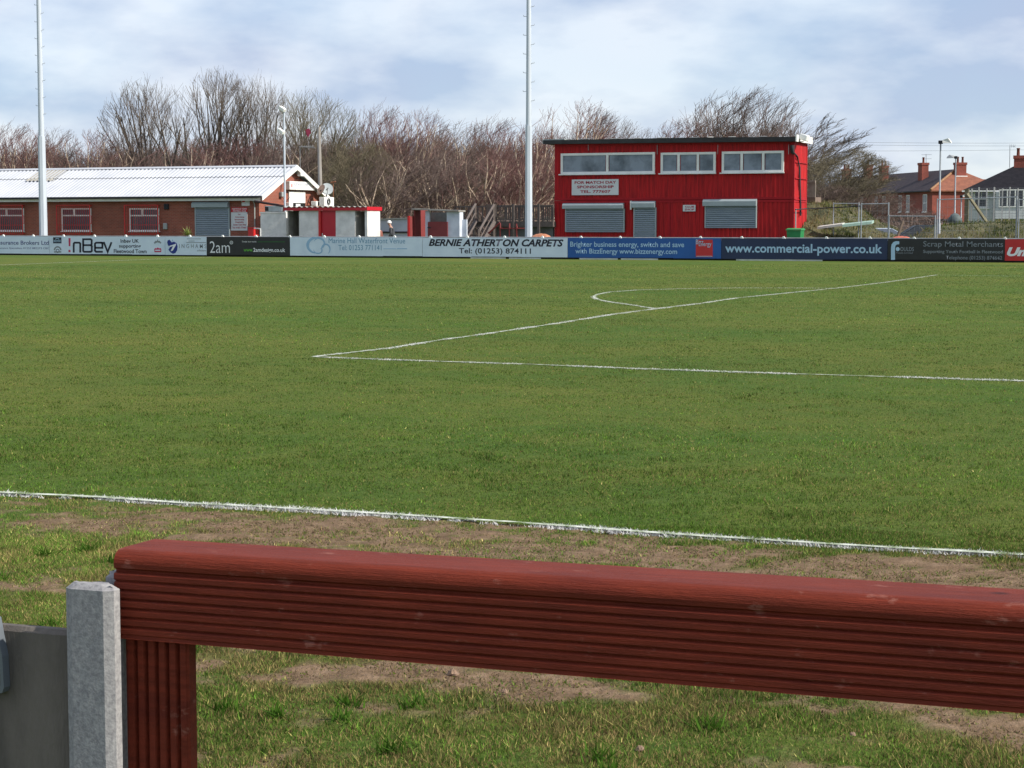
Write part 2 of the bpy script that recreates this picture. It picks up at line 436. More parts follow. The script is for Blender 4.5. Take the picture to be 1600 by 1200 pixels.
# ------------------------------------------------------------------ blades of grass (thinner and denser near the camera)
rng = np.random.default_rng(7)
def blades(x, y, h, w, col, spread=0.6, z0=None):
    n = len(x); a = rng.uniform(0, 2 * np.pi, n); b = rng.uniform(0, 2 * np.pi, n); ln = np.abs(rng.normal(0, spread, n)) * h
    dx, dy = np.cos(a) * w / 2, np.sin(a) * w / 2; z = -0.004 if z0 is None else z0
    V = np.empty((n, 3, 3), 'f')
    V[:, 0] = np.stack([x - dx, y - dy, np.full(n, z)], 1); V[:, 1] = np.stack([x + dx, y + dy, np.full(n, z)], 1)
    V[:, 2] = np.stack([x + np.cos(b) * ln, y + np.sin(b) * ln, z + h], 1)
    C = np.repeat(col[:, None, :], 3, 1)
    return V.reshape(-1, 3), C.reshape(-1, 3)
def blade_object(name, V, C, m):
    Fc = np.arange(len(V)).reshape(-1, 3)
    me = np_mesh(name, V, Fc, m)
    at_ = me.attributes.new('tint', 'FLOAT_COLOR', 'POINT')
    at_.data.foreach_set('color', np.concatenate([C, np.ones((len(C), 1))], 1).astype('f').ravel())
    return me
def blade_material(name='grass_blade', rough=.8, trans=.35):
    m = bpy.data.materials.new(name); m.use_nodes = True
    nt = m.node_tree; b = nt.nodes['Principled BSDF']; b.inputs['Roughness'].default_value = rough; b.inputs['Specular IOR Level'].default_value = .12
    a = nt.nodes.new('ShaderNodeAttribute'); a.attribute_name = 'tint'; nt.links.new(a.outputs['Color'], b.inputs['Base Color'])
    t = nt.nodes.new('ShaderNodeBsdfTranslucent'); nt.links.new(a.outputs['Color'], t.inputs['Color'])
    mxs = nt.nodes.new('ShaderNodeMixShader'); mxs.inputs[0].default_value = trans
    nt.links.new(b.outputs[0], mxs.inputs[1]); nt.links.new(t.outputs[0], mxs.inputs[2]); nt.links.new(mxs.outputs[0], nt.nodes['Material Output'].inputs['Surface'])
    return m
M_blade = blade_material()
def scatter(N, r0, r1, power):
    u = rng.random(N)
    if power == 1: r = r0 * (r1 / r0) ** u
    else: r = np.sqrt(r0 ** 2 + u * (r1 ** 2 - r0 ** 2))
    th = YAW + rng.uniform(-.315, .315, N)
    return r * np.sin(th), r * np.cos(th), r
pa = scatter(380000, 4.6, 9.5, 2); pb = scatter(600000, 9.5, 74, 1)
x = np.concatenate([pa[0], pb[0]]); y = np.concatenate([pa[1], pb[1]]); r = np.concatenate([pa[2], pb[2]])
ok = (y < YB - .3) ; x, y, r = x[ok], y[ok], r[ok]
s = soil(x, y); keep = rng.random(len(x)) > s * .86; x, y, r, s = x[keep], y[keep], r[keep], s[keep]
def seg_dist(x, y, line):
    d = np.full(len(x), 1e9)
    for p, q in zip(line[:-1], line[1:]):
        ax, ay = p.x, p.y; bx, by = q.x - ax, q.y - ay; L = bx * bx + by * by
        t = np.clip(((x - ax) * bx + (y - ay) * by) / L, 0, 1)
        d = np.minimum(d, np.hypot(x - ax - t * bx, y - ay - t * by))
    return d
k = np.clip(r / 9.5, 1, 9)
outside = y < touch_y(x)
clump = fbm(x * 5, y * 5, 60, 3)
h = (0.007 + 0.010 * rng.random(len(x)) + .020 * np.clip(clump - .5, 0, 1) * 2) * np.where(outside, 1.15, .95) * (1 - .4 * s)
tall = (rng.random(len(x)) < .012) & (r < 12); h = np.where(tall, h * 1.8, h)
w = (0.0028 + 0.0026 * rng.random(len(x))) * k
g1 = np.array([.035, .086, .010]); g2 = np.array([.102, .172, .026]); g3 = np.array([.24, .22, .075]); g4 = np.array([.17, .115, .055])
t = rng.random(len(x))[:, None]; patch = np.clip(fbm(x * .5, y * .5, 90, 5) * 2 - .5, 0, 1)[:, None]
col = g1 * (1 - t) + g2 * t
col = col * (1 - .35 * patch) + (g2 * 1.08) * .35 * patch
dr = dry(x, y)
pdry = np.where(outside, .24 + .32 * dr + .3 * (fbm(x * 1.6, y * 1.6, 33, 4) > .54), .10 + .26 * dr)
isdry = rng.random(len(x)) < pdry
mixv = rng.random(len(x))[:, None]
col = np.where(isdry[:, None], g3 * mixv + g4 * (1 - mixv), col)
bright = (.70 + .60 * fbm(x * 1.3, y * 1.3, 12, 5))[:, None] * (.66 + .68 * fbm(x * 7, y * 7, 19, 3))[:, None] * (.56 + .88 * fbm(x * .16, y * .26, 77, 5))[:, None] * (1 + .09 * np.sin((y + .22 * x) * 1.15))[:, None]
col = col * bright * np.exp(rng.normal(-.04, .42, (len(x), 1)))
Vb, Cb = blades(x, y, h, w, col, .8)
gr = link_mesh('grass', blade_object('grass', Vb, Cb, M_blade), None, (0, 0, 0))
tag(gr, 'short mown grass blades of the pitch thinning over the bare earth', 'grass', kind='stuff')
# crumbs of earth, dead stalks and worm casts on the bare soil
xs_, ys_, rs_ = scatter(420000, 4.6, 14, 2); ss_ = soil(xs_, ys_); kp = rng.random(len(xs_)) < np.clip(ss_ * 1.1, 0, 1) * .55; xs_, ys_, ss_ = xs_[kp], ys_[kp], ss_[kp]; nn_ = len(xs_)
tn = rng.random((nn_, 1)); cs_ = np.array([[.085, .055, .032]]) * (1 - tn) + np.array([[.32, .24, .15]]) * tn
cs_ = np.where(rng.random((nn_, 1)) < .22, np.array([[.11, .15, .02]]), cs_)
Vb, Cb = blades(xs_, ys_, .003 + .009 * rng.random(nn_) ** 2, .004 + .008 * rng.random(nn_), cs_, 1.2)
cr_ = link_mesh('soil_crumbs', blade_object('soil_crumbs', Vb, Cb, M_blade), None, (0, 0, 0)); tag(cr_, 'crumbs of earth and dead stalks on the bare ground by the touchline', 'soil', kind='stuff')
# broader weeds and tufts in the rough strip below the rail
n = 60; cx = rng.uniform(-7.0, -.2, n); cy = rng.uniform(4.6, 7.9, n)
ii = soil(cx, cy) < .5; cx, cy = cx[ii], cy[ii]
px_ = np.repeat(cx, 34) + rng.normal(0, .022, len(cx) * 34); py_ = np.repeat(cy, 34) + rng.normal(0, .022, len(cx) * 34); m_ = len(px_)
colt = np.array([.055, .125, .012]) * (0.7 + .6 * rng.random((m_, 1)))
Vb, Cb = blades(px_, py_, .025 + .035 * rng.random(m_), .006 + .006 * rng.random(m_), colt, 1.1)
gr = link_mesh('grass_tufts', blade_object('grass_tufts', Vb, Cb, M_blade), None, (0, 0, 0))
tag(gr, 'coarse bright green tufts and weeds scattered through the thin turf under the rail', 'grass', kind='stuff')

# ------------------------------------------------------------------ painted markings: a thin sheet of paint on the soil and white-painted blades over it
M_paint = mat('line_paint', (.60, .63, .56), (.12, .17, .06), scale=9, rough=.9, lo=.38, hi=.62, detail=8)
def marking(name, line, width, label, dens, cover=1.0, kk=1.0, white=.78):
    pts = []
    for p, q in zip(line[:-1], line[1:]):
        L = (q - p).length; n = max(1, int(L / .35))
        for i in range(n): pts.append(p.lerp(q, i / n))
    pts.append(line[-1])
    vs = []; fs = []; wob = random.Random(len(name))
    for i, p in enumerate(pts):
        d = (pts[min(i + 1, len(pts) - 1)] - pts[max(0, i - 1)]).normalized(); nn = Vector((-d.y, d.x, 0))
        w_ = width * (.5 + .12 * wob.uniform(-1, 1)); off = wob.uniform(-.008, .008)
        for s_ in (-1, 1): q = p + nn * (s_ * w_ * cover + off); vs.append((q.x, q.y, .012 if p.y < 14 else .006))
        if i: a = 2 * i; fs.append((a - 2, a - 1, a + 1, a))
    V1 = np.array(vs); F1 = np.array(fs)
    P = np.array([(p.x, p.y) for p in line]); seg = np.hypot(*(P[1:] - P[:-1]).T)
    cen = np.array([np.hypot(*((P[i] + P[i + 1]) / 2)) for i in range(len(seg))])
    N = (dens * seg * np.clip(12 / cen, .06, 1.2)).astype(int)
    X = []; Y = []
    for i, n_ in enumerate(N):
        tt = rng.random(n_); nrm = np.array([-(P[i + 1] - P[i])[1], (P[i + 1] - P[i])[0]]) / seg[i]
        o_ = np.clip(rng.normal(0, .36, n_), -.8, .8) * width
        X.append(P[i][0] + tt * (P[i + 1] - P[i])[0] + nrm[0] * o_); Y.append(P[i][1] + tt * (P[i + 1] - P[i])[1] + nrm[1] * o_)
    X = np.concatenate(X); Y = np.concatenate(Y); rr = np.hypot(X, Y); k_ = np.clip(rr / 11, 1, 2.8) * kk
    gaps = fbm(X * 1.7, Y * 1.7, 8, 4); keep = gaps > .39; X, Y, rr, k_, gaps = X[keep], Y[keep], rr[keep], k_[keep], gaps[keep]
    hh = (.008 + .016 * rng.random(len(X))) * np.clip(1.15 - rr / 90, .5, 1) * (.6 + .8 * gaps)
    cc_ = np.full((len(X), 3), white) * (.78 + .22 * rng.random((len(X), 1)))
    V2, C2 = blades(X, Y, hh, (.005 + .005 * rng.random(len(X))) * k_, cc_, 1.1)
    me = bpy.data.meshes.new(name); nv = len(V1)
    tri1 = np.concatenate([F1[:, [0, 1, 2]], F1[:, [0, 2, 3]]]); tri2 = np.arange(len(V2)).reshape(-1, 3) + nv
    me = np_mesh(name, np.concatenate([V1, V2]), np.concatenate([tri1, tri2]), M_paint)
    me.materials.append(M_whiteblade)
    mi = np.concatenate([np.zeros(len(tri1)), np.ones(len(tri2))]).astype('i'); me.polygons.foreach_set('material_index', mi)
    at_ = me.attributes.new('tint', 'FLOAT_COLOR', 'POINT'); CC = np.concatenate([np.full((nv, 3), .8), C2])
    at_.data.foreach_set('color', np.concatenate([CC, np.ones((len(CC), 1))], 1).astype('f').ravel())
    o = link_mesh(name, me, None, (0, 0, 0)); tag(o, label, 'pitch marking', kind='structure')
M_whiteblade = blade_material('white_painted_blade', .8, .25)
marking('touchline', L_touch, .072, 'white painted touchline running along the bare earth strip', 1700, .65, .85)
marking('penalty_area_front_line', L_pen, .085, 'long white penalty area line running away towards the boards', 1000, .7, .7)
marking('penalty_area_side_line', L_side, .08, 'white penalty area side line nearest the camera', 900, .7, .7)
marking('penalty_area_far_side_line', L_far, .10, 'faint white penalty area side line near the boards', 400, .5, .6)
marking('penalty_arc', L_arc, .09, 'white curved arc on the edge of the penalty area', 800, .7, .7)
marking('halfway_line', L_half, .10, 'faint white halfway line meeting the boards', 600)

# ================================================================== FOREGROUND: red timber rail, concrete post and panel
M_redwood = stained_timber('red_stained_timber', (.205, .033, .016), (.120, .020, .010))
M_conc = mat('weathered_concrete', (.33, .325, .33), (.20, .195, .205), scale=130, rough=.95, bump=.10, bscale=260, detail=9)
M_concshade = mat('shaded_concrete_panel', (.150, .130, .112), (.080, .070, .062), scale=5, rough=.95, bump=.25, bscale=90, detail=9, stretch=(2, 2, .5))  # the panel's shade is put into its dark streaky base colour
pA = atz(300, 867, 3.12); pB = atz(1600, 947, 2.60)
rd = Vector((pB.x - pA.x, pB.y - pA.y, 0)); rd.normalize(); rn = Vector((-rd.y, rd.x, 0))      # along the rail, and away from the camera
slope = (pB.z - pA.z) / (Vector((pB.x - pA.x, pB.y - pA.y)).length)
Mr = Matrix(((rd.x, rn.x, 0, pA.x), (rd.y, rn.y, 0, pA.y), (slope, 0, 1, pA.z), (0, 0, 0, 1)))
def rail_x(px, py=940):
    d = ray(px, py); o = Vector((0, 0, EYE)); t = ((pA - o).dot(rn)) / d.dot(rn); return (o + d * t - pA).dot(rd)
def rail_xo(px, py, off):
    d = ray(px, py); o = Vector((0, 0, EYE)); t = ((pA - o).dot(rn) + off) / d.dot(rn); return (o + d * t - pA).dot(rd), (o + d * t - pA).z
def rail_pt(px, py):
    d = ray(px, py); o = Vector((0, 0, EYE)); t = ((pA - o).dot(rn)) / d.dot(rn); return o + d * t
xl = rail_x(174, 860); xr = xl + 4.6
T = .138
prof = [(.0, -.150), (T - .004, -.150), (T, -.146), (T, -.014), (T - .004, -.004), (T - .014, .0), (.022, .0)]
for k_ in range(1, 7):
    a = math.radians(90 * k_ / 6); prof.append((.022 - .022 * math.sin(a) , -.022 + .022 * math.cos(a)))
prof.append((.001, -.030)); prof += [(.007, -.0335), (.0075, -.0375)]
z = -.0375; ribs = 7; pitch_ = (.150 - .0375 - .004) / ribs
for i in range(ribs):
    prof += [(.0015, z - .0014), (.0, z - .0032), (.0, z - pitch_ + .0042), (.0018, z - pitch_ + .0022)]
    if i < ribs - 1: prof += [(.0048, z - pitch_ + .0013), (.0048, z - pitch_ + .0003)]
    z -= pitch_
rail = empty('timber_rail', tuple(rail_pt(250, 1400) * 1.0), 'red stained timber rail with grooved face on a grooved post beside the concrete post', 'rail')
rail.location.z = 0; WL[rail.name] = Vector((rail.location.x, rail.location.y, 0))
mb = MB(Mr); mb.prismx(prof, xl + .004, xr); 
o = mb.build('crossbar', M_redwood, rail)
x0, x1 = rail_x(189, 1050), rail_x(288, 1050)
zc = lambda: None
def grooved_post(mb, x0, x1, y0, y1, z0, z1, n):
    pr = []; w_ = (x1 - x0) / n
    for i in range(n):
        a = x0 + i * w_
        pr += [(a + .0035, y0 + .0085), (a + .0045, y0 + .001), (a + .006, y0), (a + w_ - .005, y0), (a + w_ - .0035, y0 + .002), (a + w_ - .0015, y0 + .0085)]
    pr[0] = (x0, y0 + .004); pr[-1] = (x1, y0 + .004)
    pr += [(x1, y1), (x0, y1)]; k_ = len(pr)
    vs = [(a, b, z0) for a, b in pr] + [(a, b, z1) for a, b in pr]
    mb.add(vs, [[i, (i + 1) % k_, (i + 1) % k_ + k_, i + k_] for i in range(k_)] + [list(range(k_))[::-1], [i + k_ for i in range(k_)]])
mb = MB(Mr); grooved_post(mb, x0, x1, .012, .036, -pA.z - .1, -.1525, 6)
mb.build('post', M_redwood, rail)
mb = MB(Mr); grooved_post(mb, x0 + 3.2, x1 + 3.2, .012, .056, -pA.z - .2, -.1525, 6); mb.build('post', M_redwood, rail)

# concrete post: slotted section with chipped edges
def rough_block(mb, x0, x1, y0, y1, z0, z1, n=(6, 4, 40), amp=.0002, seed=0, rnd=.006):
    r_ = random.Random(seed); vs = []; fs = []
    pr = []
    for i in range(n[0] + 1): pr.append((x0 + (x1 - x0) * i / n[0], y0))
    for i in range(1, n[1] + 1): pr.append((x1, y0 + (y1 - y0) * i / n[1]))
    for i in range(1, n[0] + 1): pr.append((x1 - (x1 - x0) * i / n[0], y1))
    for i in range(1, n[1]): pr.append((x0, y1 - (y1 - y0) * i / n[1]))
    k_ = len(pr); cx_, cy_ = (x0 + x1) / 2, (y0 + y1) / 2
    zs = [z0 + (z1 - rnd - z0) * i / n[2] for i in range(n[2] + 1)] + [z1]
    for j, z_ in enumerate(zs):
        for a, b in pr:
            c = (abs(a - x0) < 1e-6 or abs(a - x1) < 1e-6) and (abs(b - y0) < 1e-6 or abs(b - y1) < 1e-6)
            ins = (rnd * .6 if c else 0) + (rnd if j == len(zs) - 1 else 0); sx = 1 if a < cx_ else -1; sy = 1 if b < cy_ else -1
            vs.append((a + sx * ins + r_.uniform(-amp, amp), b + sy * ins + r_.uniform(-amp, amp), z_ + (r_.uniform(-amp, amp) if j else 0)))
    for j in range(len(zs) - 1):
        for i in range(k_): fs.append([j * k_ + i, j * k_ + (i + 1) % k_, (j + 1) * k_ + (i + 1) % k_, (j + 1) * k_ + i])
    fs.append([(len(zs) - 1) * k_ + i for i in range(k_)]); mb.add(vs, fs, False)
cx0, ztop = rail_xo(98, 908, -.046); cx1, _ = rail_xo(193, 1000, -.012)
cp = empty('concrete_post', (0, 0, 0), 'pale weathered concrete fence post with a sunlit edge at the end of the red rail', 'fence post')
bp_ = Mr @ Vector(((cx0 + cx1) / 2, .02, 0)); cp.location = (bp_.x, bp_.y, 0); WL[cp.name] = Vector((bp_.x, bp_.y, 0))
mb = MB(Mr); rough_block(mb, cx0, cx1, -.046, -.012, -pA.z - .1, ztop, seed=3, rnd=.009); mb.build('front_flange', M_conc, cp)
mb = MB(Mr); rough_block(mb, cx0 + .022, cx1 - .030, -.0115, .012, -pA.z - .1, ztop - .004, seed=4); mb.build('web', M_conc, cp)
mb = MB(Mr); rough_block(mb, cx0 + .040, cx1 - .026, .0125, .060, -pA.z - .1, ztop + .012, seed=5, rnd=.009); mb.build('back_flange', M_conc, cp)
# concrete gravel board left of it
ztl = rail_pt(50, 975).z - pA.z
mb = MB(Mr); rough_block(mb, cx0 - 1.85, cx0 + .0205, -.0115, .020, -pA.z + .02, ztl, n=(30, 2, 24), amp=.0004, seed=6, rnd=.008)
mb.build('gravel_board', M_concshade, None, label='concrete fence panel coloured dark for its shade and slotted into the concrete post', cat='fence panel')
# the rounded corner of a thin plastic notice fixed to the panel, cut by the picture edge
a = rail_pt(-70, 985); M_pl = mat('clear_plastic', (.14, .16, .18), (.11, .125, .145), rough=.25)
X1 = rail_xo(6, 1075, -.030)[0]; X0_ = rail_x(-150, 1075); Z1 = rail_xo(0, 962, -.03)[1]; Z0_ = rail_xo(0, 1080, -.03)[1]
def outline(ins):
    return [(X0_ + ins, Z1 - ins), (X1 - .016 - ins, Z1 - ins), (X1 - .010 - ins, Z1 - .03), (X1 - .002 - ins, (Z0_ + Z1) / 2), (X1 - ins, Z0_ + .012 + ins), (X1 - .004 - ins, Z0_ + .003 + ins), (X1 - .014 - ins, Z0_ + ins), (X0_ + ins, Z0_ + ins)]
nt_ = empty('notice_holder', (0, 0, 0), 'pale rounded corner of a notice holder on the dark concrete panel', 'notice')
q = Mr @ Vector((X0_, 0, Z0_)); nt_.location = q; WL[nt_.name] = q
mb = MB(Mr); mb.prism(outline(.006), -.027, -.0130); mb.build('backing', mat('dull_plastic', (.12, .125, .15), (.10, .105, .12), rough=.4), nt_)
mb = MB(Mr); oa, ob = outline(0), outline(.0058); n_ = len(oa)
vs = [(a_, -.030, b_) for a_, b_ in oa] + [(a_, -.030, b_) for a_, b_ in ob] + [(a_, -.0125, b_) for a_, b_ in oa] + [(a_, -.0125, b_) for a_, b_ in ob]
fs = []
for i in range(n_):
    j = (i + 1) % n_; fs += [[i, j, j + n_, i + n_], [i, i + 2 * n_, j + 2 * n_, j], [i + n_, j + n_, j + 3 * n_, i + 3 * n_]]
mb.add(vs, fs); mb.build('rim', M_pl, nt_)
# small stones and clods on the bare patch
r_ = random.Random(5)
M_stone = mat('clod', (.33, .22, .15), (.19, .13, .09), scale=20, rough=.95, bump=.6)
spots = [(708, 1055, .022), (788, 1083, .013), (1332, 1150, .010), (1000, 1173, .014)]
for i, (px, py, rr_) in enumerate(spots):
    g_ = gnd(px, py); mb = MB(); vs = []; fs = []
    for a_ in range(5):
        ph = -.2 + a_ * .42
        for b_ in range(8):
            th = b_ * math.pi / 4; k_ = rr_ * r_.uniform(.75, 1.15); vs.append((g_.x + math.cos(th) * math.cos(ph) * k_, g_.y + math.sin(th) * math.cos(ph) * k_ * .8, max(-.004, math.sin(ph) * k_ * .8 + .004)))
    for a_ in range(4):
        for b_ in range(8): fs.append([a_ * 8 + b_, a_ * 8 + (b_ + 1) % 8, a_ * 8 + 8 + (b_ + 1) % 8, a_ * 8 + 8 + b_])
    fs.append([32 + b_ for b_ in range(8)]); mb.add(vs, fs)
    lab = ['fist sized pale clod of earth on the bare patch under the rail', 'brown clod at the edge of the bare patch under the rail', 'small pale stone on the worn turf below the right part of the rail', 'flat pale stone on the grass near the bottom edge of the photo',
           'small clod beside the left end of the bare patch', 'tiny pale pebble in the grass near the bottom edge of the photo', 'small stone just under the middle of the rail'][i]
    mb.build('stone', M_stone, None, label=lab, cat='stone')

# ================================================================== ADVERTISING BOARDS
M_rail = mat('galvanised', (.36, .37, .37), (.24, .25, .25), rough=.5, metal=.6)
M_white = mat('white_paint', (.80, .80, .78), (.68, .69, .67), scale=2, rough=.6)
M_pale = mat('board_pale', (.60, .70, .80), (.53, .63, .74), scale=1.2, rough=.45)
M_black = mat('board_black', (.012, .014, .016), (.007, .008, .009), rough=.4)
M_blue = mat('board_blue', (.006, .085, .32), (.005, .070, .27), scale=1, rough=.4)
M_navy = mat('board_navy', (.008, .022, .075), (.006, .016, .055), scale=1, rough=.4)
M_bred = mat('board_red', (.50, .018, .020), (.42, .014, .016), scale=1, rough=.4)
M_ink = mat('ink', (.010, .012, .028)); M_inkp = mat('ink_purple', (.06, .07, .20)); M_tx_w = mat('letter_white', (.72, .75, .78), (.68, .71, .74))
M_tx_l = mat('letter_pale_blue', (.36, .55, .70), (.33, .5, .66)); M_tx_g = mat('letter_grey', (.20, .23, .26), (.17, .2, .23)); M_green = mat('letter_green', (.10, .38, .04), (.08, .32, .03))
M_dgreen = mat('letter_dark_green', (.015, .10, .02), (.01, .08, .015)); M_teal = mat('letter_teal', (.10, .25, .40), (.12, .28, .42)); M_swirl = mat('swirl_blue', (.28, .45, .62), (.24, .40, .58))
M_pink = mat('letter_crimson', (.45, .03, .10), (.4, .03, .09)); M_emb = mat('emblem_blue', (.012, .030, .22)); M_Tg = mat('letter_faded', (.07, .08, .11), (.05, .06, .085)); M_grey = mat('emblem_grey', (.22, .25, .27)); M_dark = mat('dark_void', (.02, .02, .022), (.012, .012, .013), rough=.9)
pf = empty('perimeter_fence', (-35, YB + .14, 0), 'grey pipe rail on posts with white caps behind the advertising boards', 'fence')
mb = MB(); mb.tube([(-76, YB + .14, .955), (0, YB + .14, .955)], .03, 8); mb.build('top_rail', M_rail, pf)
i = 0; x = -75.2
while x < -1:
    mb = MB(); mb.box(x - .045, x + .045, YB + .10, YB + .20, -.1, .92); p_ = mb.build('post', M_dark, pf)
    mb = MB(); mb.prism([(x - .065, .935), (x + .06, .935), (x + .045, .99), (x, 1.035), (x - .05, 1.03)], YB + .02, YB + .10); mb.build('post_cap', M_white, p_)
    x += 1.83
mb = MB(); mb.box(-76, -1, YB + .065, YB + .08, -.02, .86); mb.build('gap_shade_sheet', M_dark, pf)  # dark sheet added to stand for the shade in the gap below the boards
def board(px0, px1, m, label, seg=2.44):
    X0, X1 = at(px0, 390, YB).x, at(px1, 390, YB).x
    b = empty('advertising_board', ((X0 + X1) / 2, YB, .0), label, 'advertising board', 'advertising boards along the far touchline')
    mb = MB(); r_ = random.Random(int(px0)); x = X0 + .006
    while x < X1 - .01:
        e = min(X1 - .006, x + seg)
        if X1 - e < .5: e = X1 - .006
        j = r_.uniform(-.006, .006)
        mb.box(x, e - .004, YB + .002, YB + .016, .075 + j + r_.uniform(-.01, .02), .945 + j); x = e
    mb.build('panel', m, b)
    mb = MB(); x = X0 + .3
    mb.box(X0 + .02, X1 - .02, YB + .017, YB + .06, .80, .88); mb.box(X0 + .02, X1 - .02, YB + .017, YB + .06, .14, .22); mb.build('batten', M_rail, b)
    return b
YL = YB - .003
def T_(body, px0, px1, t, b, m, par, bold=0.0, shear=0.0, name='lettering', d=0): return let_px(body, px0, px1, t, b, YL - d, m, par, bold=bold, shear=shear, name=name)
def shape(pxs, m, par, name='emblem', d=0, holes=None):
    mb = MB(); pts = [at(px, py, YL) for px, py in pxs]; mb.prism([(p.x, p.z) for p in pts][::-1], YL - .002 - d, YL + .002 - d); return mb.build(name, m, par)
def arcband(cx, cy, rx, ry, w, a0, a1, m, par, name='emblem', n=22, d=0, taper=False):
    mb = MB(); vs = []; 
    for i in range(n + 1):
        a = R(a0 + (a1 - a0) * i / n); ww = w * (math.sin(math.pi * i / n) * .8 + .2 if taper else 1)
        for s_ in (0, 1):
            p = at(cx + math.cos(a) * (rx - s_ * ww), cy - math.sin(a) * (ry - s_ * ww), YL); vs.append((p.x, YL - .001 - d, p.z))
    mb.add(vs, [[2 * i, 2 * i + 1, 2 * i + 3, 2 * i + 2] for i in range(n)]); return mb.build(name, m, par)
def ell(cx, cy, rx, ry, n=20, a0=0, a1=360): return [(cx + rx * math.cos(R(a0 + (a1 - a0) * i / n)), cy + ry * math.sin(R(a0 + (a1 - a0) * i / n))) for i in range(n)]

b = board(-90, 77, M_pale, 'pale blue grey board lettered Insurance Brokers Ltd')
T_('Insurance Brokers Ltd', -5.5, 76, 376, 382.4, M_inkp, b, .012); T_('General Insurance Specialists 01253 882273 CBC', -24, 77, 386.2, 390, M_inkp, b)
b = board(77, 258, M_pale, 'pale board with large dark inBev letters and a crimson exclamation mark')
shape([(83, 370.8), (96, 370.8), (96, 380.2), (83, 380.2)], M_ink, b); T_('BREWERS', 84, 95, 374.8, 378.3, M_tx_l, b, .01, d=.004); arcband(89.5, 374, 3, 2, .8, 0, 180, M_tx_l, b, d=.004)
arcband(90, 391, 6, 6.4, 2.2, 0, 180, M_grey, b); arcband(90, 392, 2.8, 3.2, 1, 0, 360, M_ink, b); shape([(84.3, 392.5), (95.7, 392.5), (95.7, 394.6), (84.3, 394.6)], M_grey, b, d=.004)
shape([(107, 372), (110.2, 372), (109.9, 384.6), (107.4, 384.6)], M_pink, b); shape([(107, 390.5), (110.1, 390.5), (110.1, 393.9), (107, 393.9)], M_pink, b)
def barl(pts, th, m, par):            # one heavy letter drawn as a bent bar with mitred corners, pixel units
    P = [Vector(p) for p in pts]; L = []; Rr = []
    for i, p in enumerate(P):
        d0 = (P[i] - P[i - 1]).normalized() if i else (P[1] - P[0]).normalized(); d1 = (P[i + 1] - P[i]).normalized() if i < len(P) - 1 else d0
        n = Vector((-d0.y, d0.x)) + Vector((-d1.y, d1.x)); n.normalize(); k_ = th / 2 / max(.4, n.dot(Vector((-d0.y, d0.x))))
        L.append(p + n * k_); Rr.append(p - n * k_)
    mb = MB(); vs = [at(q.x, q.y, YL) for q in L + Rr]; vs = [(v.x, YL - .001, v.z) for v in vs]; k = len(P)
    mb.add(vs, [[i, i + 1, k + i + 1, k + i] for i in range(k - 1)]); return mb
for pts in ([(115.2, 394.6), (115.2, 380.6), (116.6, 379.2), (124.0, 379.2), (125.4, 380.6), (125.4, 394.6)],
            [(129.0, 383.0), (141.5, 383.0), (143.2, 381.5), (143.2, 375.2), (141.7, 373.8), (129.9, 373.8), (129.9, 392.0), (131.4, 393.4), (141.9, 393.4), (143.4, 392.0), (143.4, 384.6), (141.9, 383.0)],
            [(148.4, 387.2), (160.0, 387.2), (160.0, 380.9), (158.4, 379.2), (150.0, 379.2), (148.4, 380.9), (148.4, 391.7), (150, 393.4), (160.6, 393.4)],
            [(156.5, 379.3), (162.6, 379.3), (168.2, 393.6), (174.2, 378.4)]):
    barl(pts, 2.9, M_ink, b).build('lettering', M_ink, b)
T_('Inbev UK', 188.4, 217, 373.6, 379.3, M_ink, b, .02); T_('supporting', 186, 220, 381.9, 388.6, M_ink, b, .02); T_('Fleetwood Town', 177.8, 229, 389.5, 395.6, M_ink, b, .02)
shape([(240.5, 379), (243, 376), (245.2, 376.6), (246.4, 373.4), (247.6, 376.6), (249.6, 376), (252, 379), (251, 380.8), (249, 379.4), (246.4, 378.6), (243.6, 379.4), (241.4, 380.8)], M_grey, b)
shape([(241.4, 394), (241, 389), (243, 387.4), (244.4, 388.4), (246.5, 386.4), (248.6, 388.4), (250.2, 387.4), (252, 389), (251.8, 394)], M_pink, b); shape([(242.6, 390.2), (250.6, 390.2), (250.6, 391.9), (242.6, 391.9)], M_pale, b, d=.004)
b = board(258, 323, M_pale, 'pale board with a blue round emblem beside thin INGHAMS letters')
shape([(262, 375.6), (265, 374.4), (268, 378.6), (272, 377.6), (276, 380), (277.4, 385), (276.8, 391), (274, 395.4), (270, 396.4), (266, 394), (263.2, 390), (265.6, 386.4), (262.6, 383.4), (261.2, 379)], M_emb, b)
shape([(264.6, 384.2), (275, 380.8), (275, 382.8), (270, 391.6), (266.8, 392.4), (270.4, 384.4), (265, 386.2)], M_tx_w, b, d=.004)
shape([(268, 377), (269.4, 373.4), (271, 377)], M_swirl, b)
T_('I N G H A M S', 280, 322.3, 381.4, 387.8, M_grey, b, .004); T_('solicitors', 308, 322, 389.6, 392.8, M_grey, b, .01); shape([(292.4, 375.8), (294, 375.8), (294, 377.6), (292.4, 377.6)], M_tx_w, b, d=.002)
for a_, c_, y_ in ((292, 314, 373.2), (294.5, 304, 376.6), (291, 321.8, 379)): shape([(a_, y_ - .45), (c_, y_ - .45), (c_, y_ + .45), (a_, y_ + .45)], M_grey, b, 'small_print')
b = board(323, 453, M_black, 'black board with thin white 2am letters and a green and white web address')
T_('2am', 328, 359, 377, 395.2, M_tx_w, b, -.008); arcband(361.6, 379, 2.5, 2.7, .7, 0, 360, M_tx_w, b); T_('R', 360.9, 362.4, 377.9, 380.2, M_tx_w, b)
T_('Design that works', 378.4, 400.6, 376.4, 379.2, M_tx_w, b); shape([(403, 377.2), (445, 377.2), (445, 378.4), (403, 378.4)], M_dgreen, b, 'small_print')
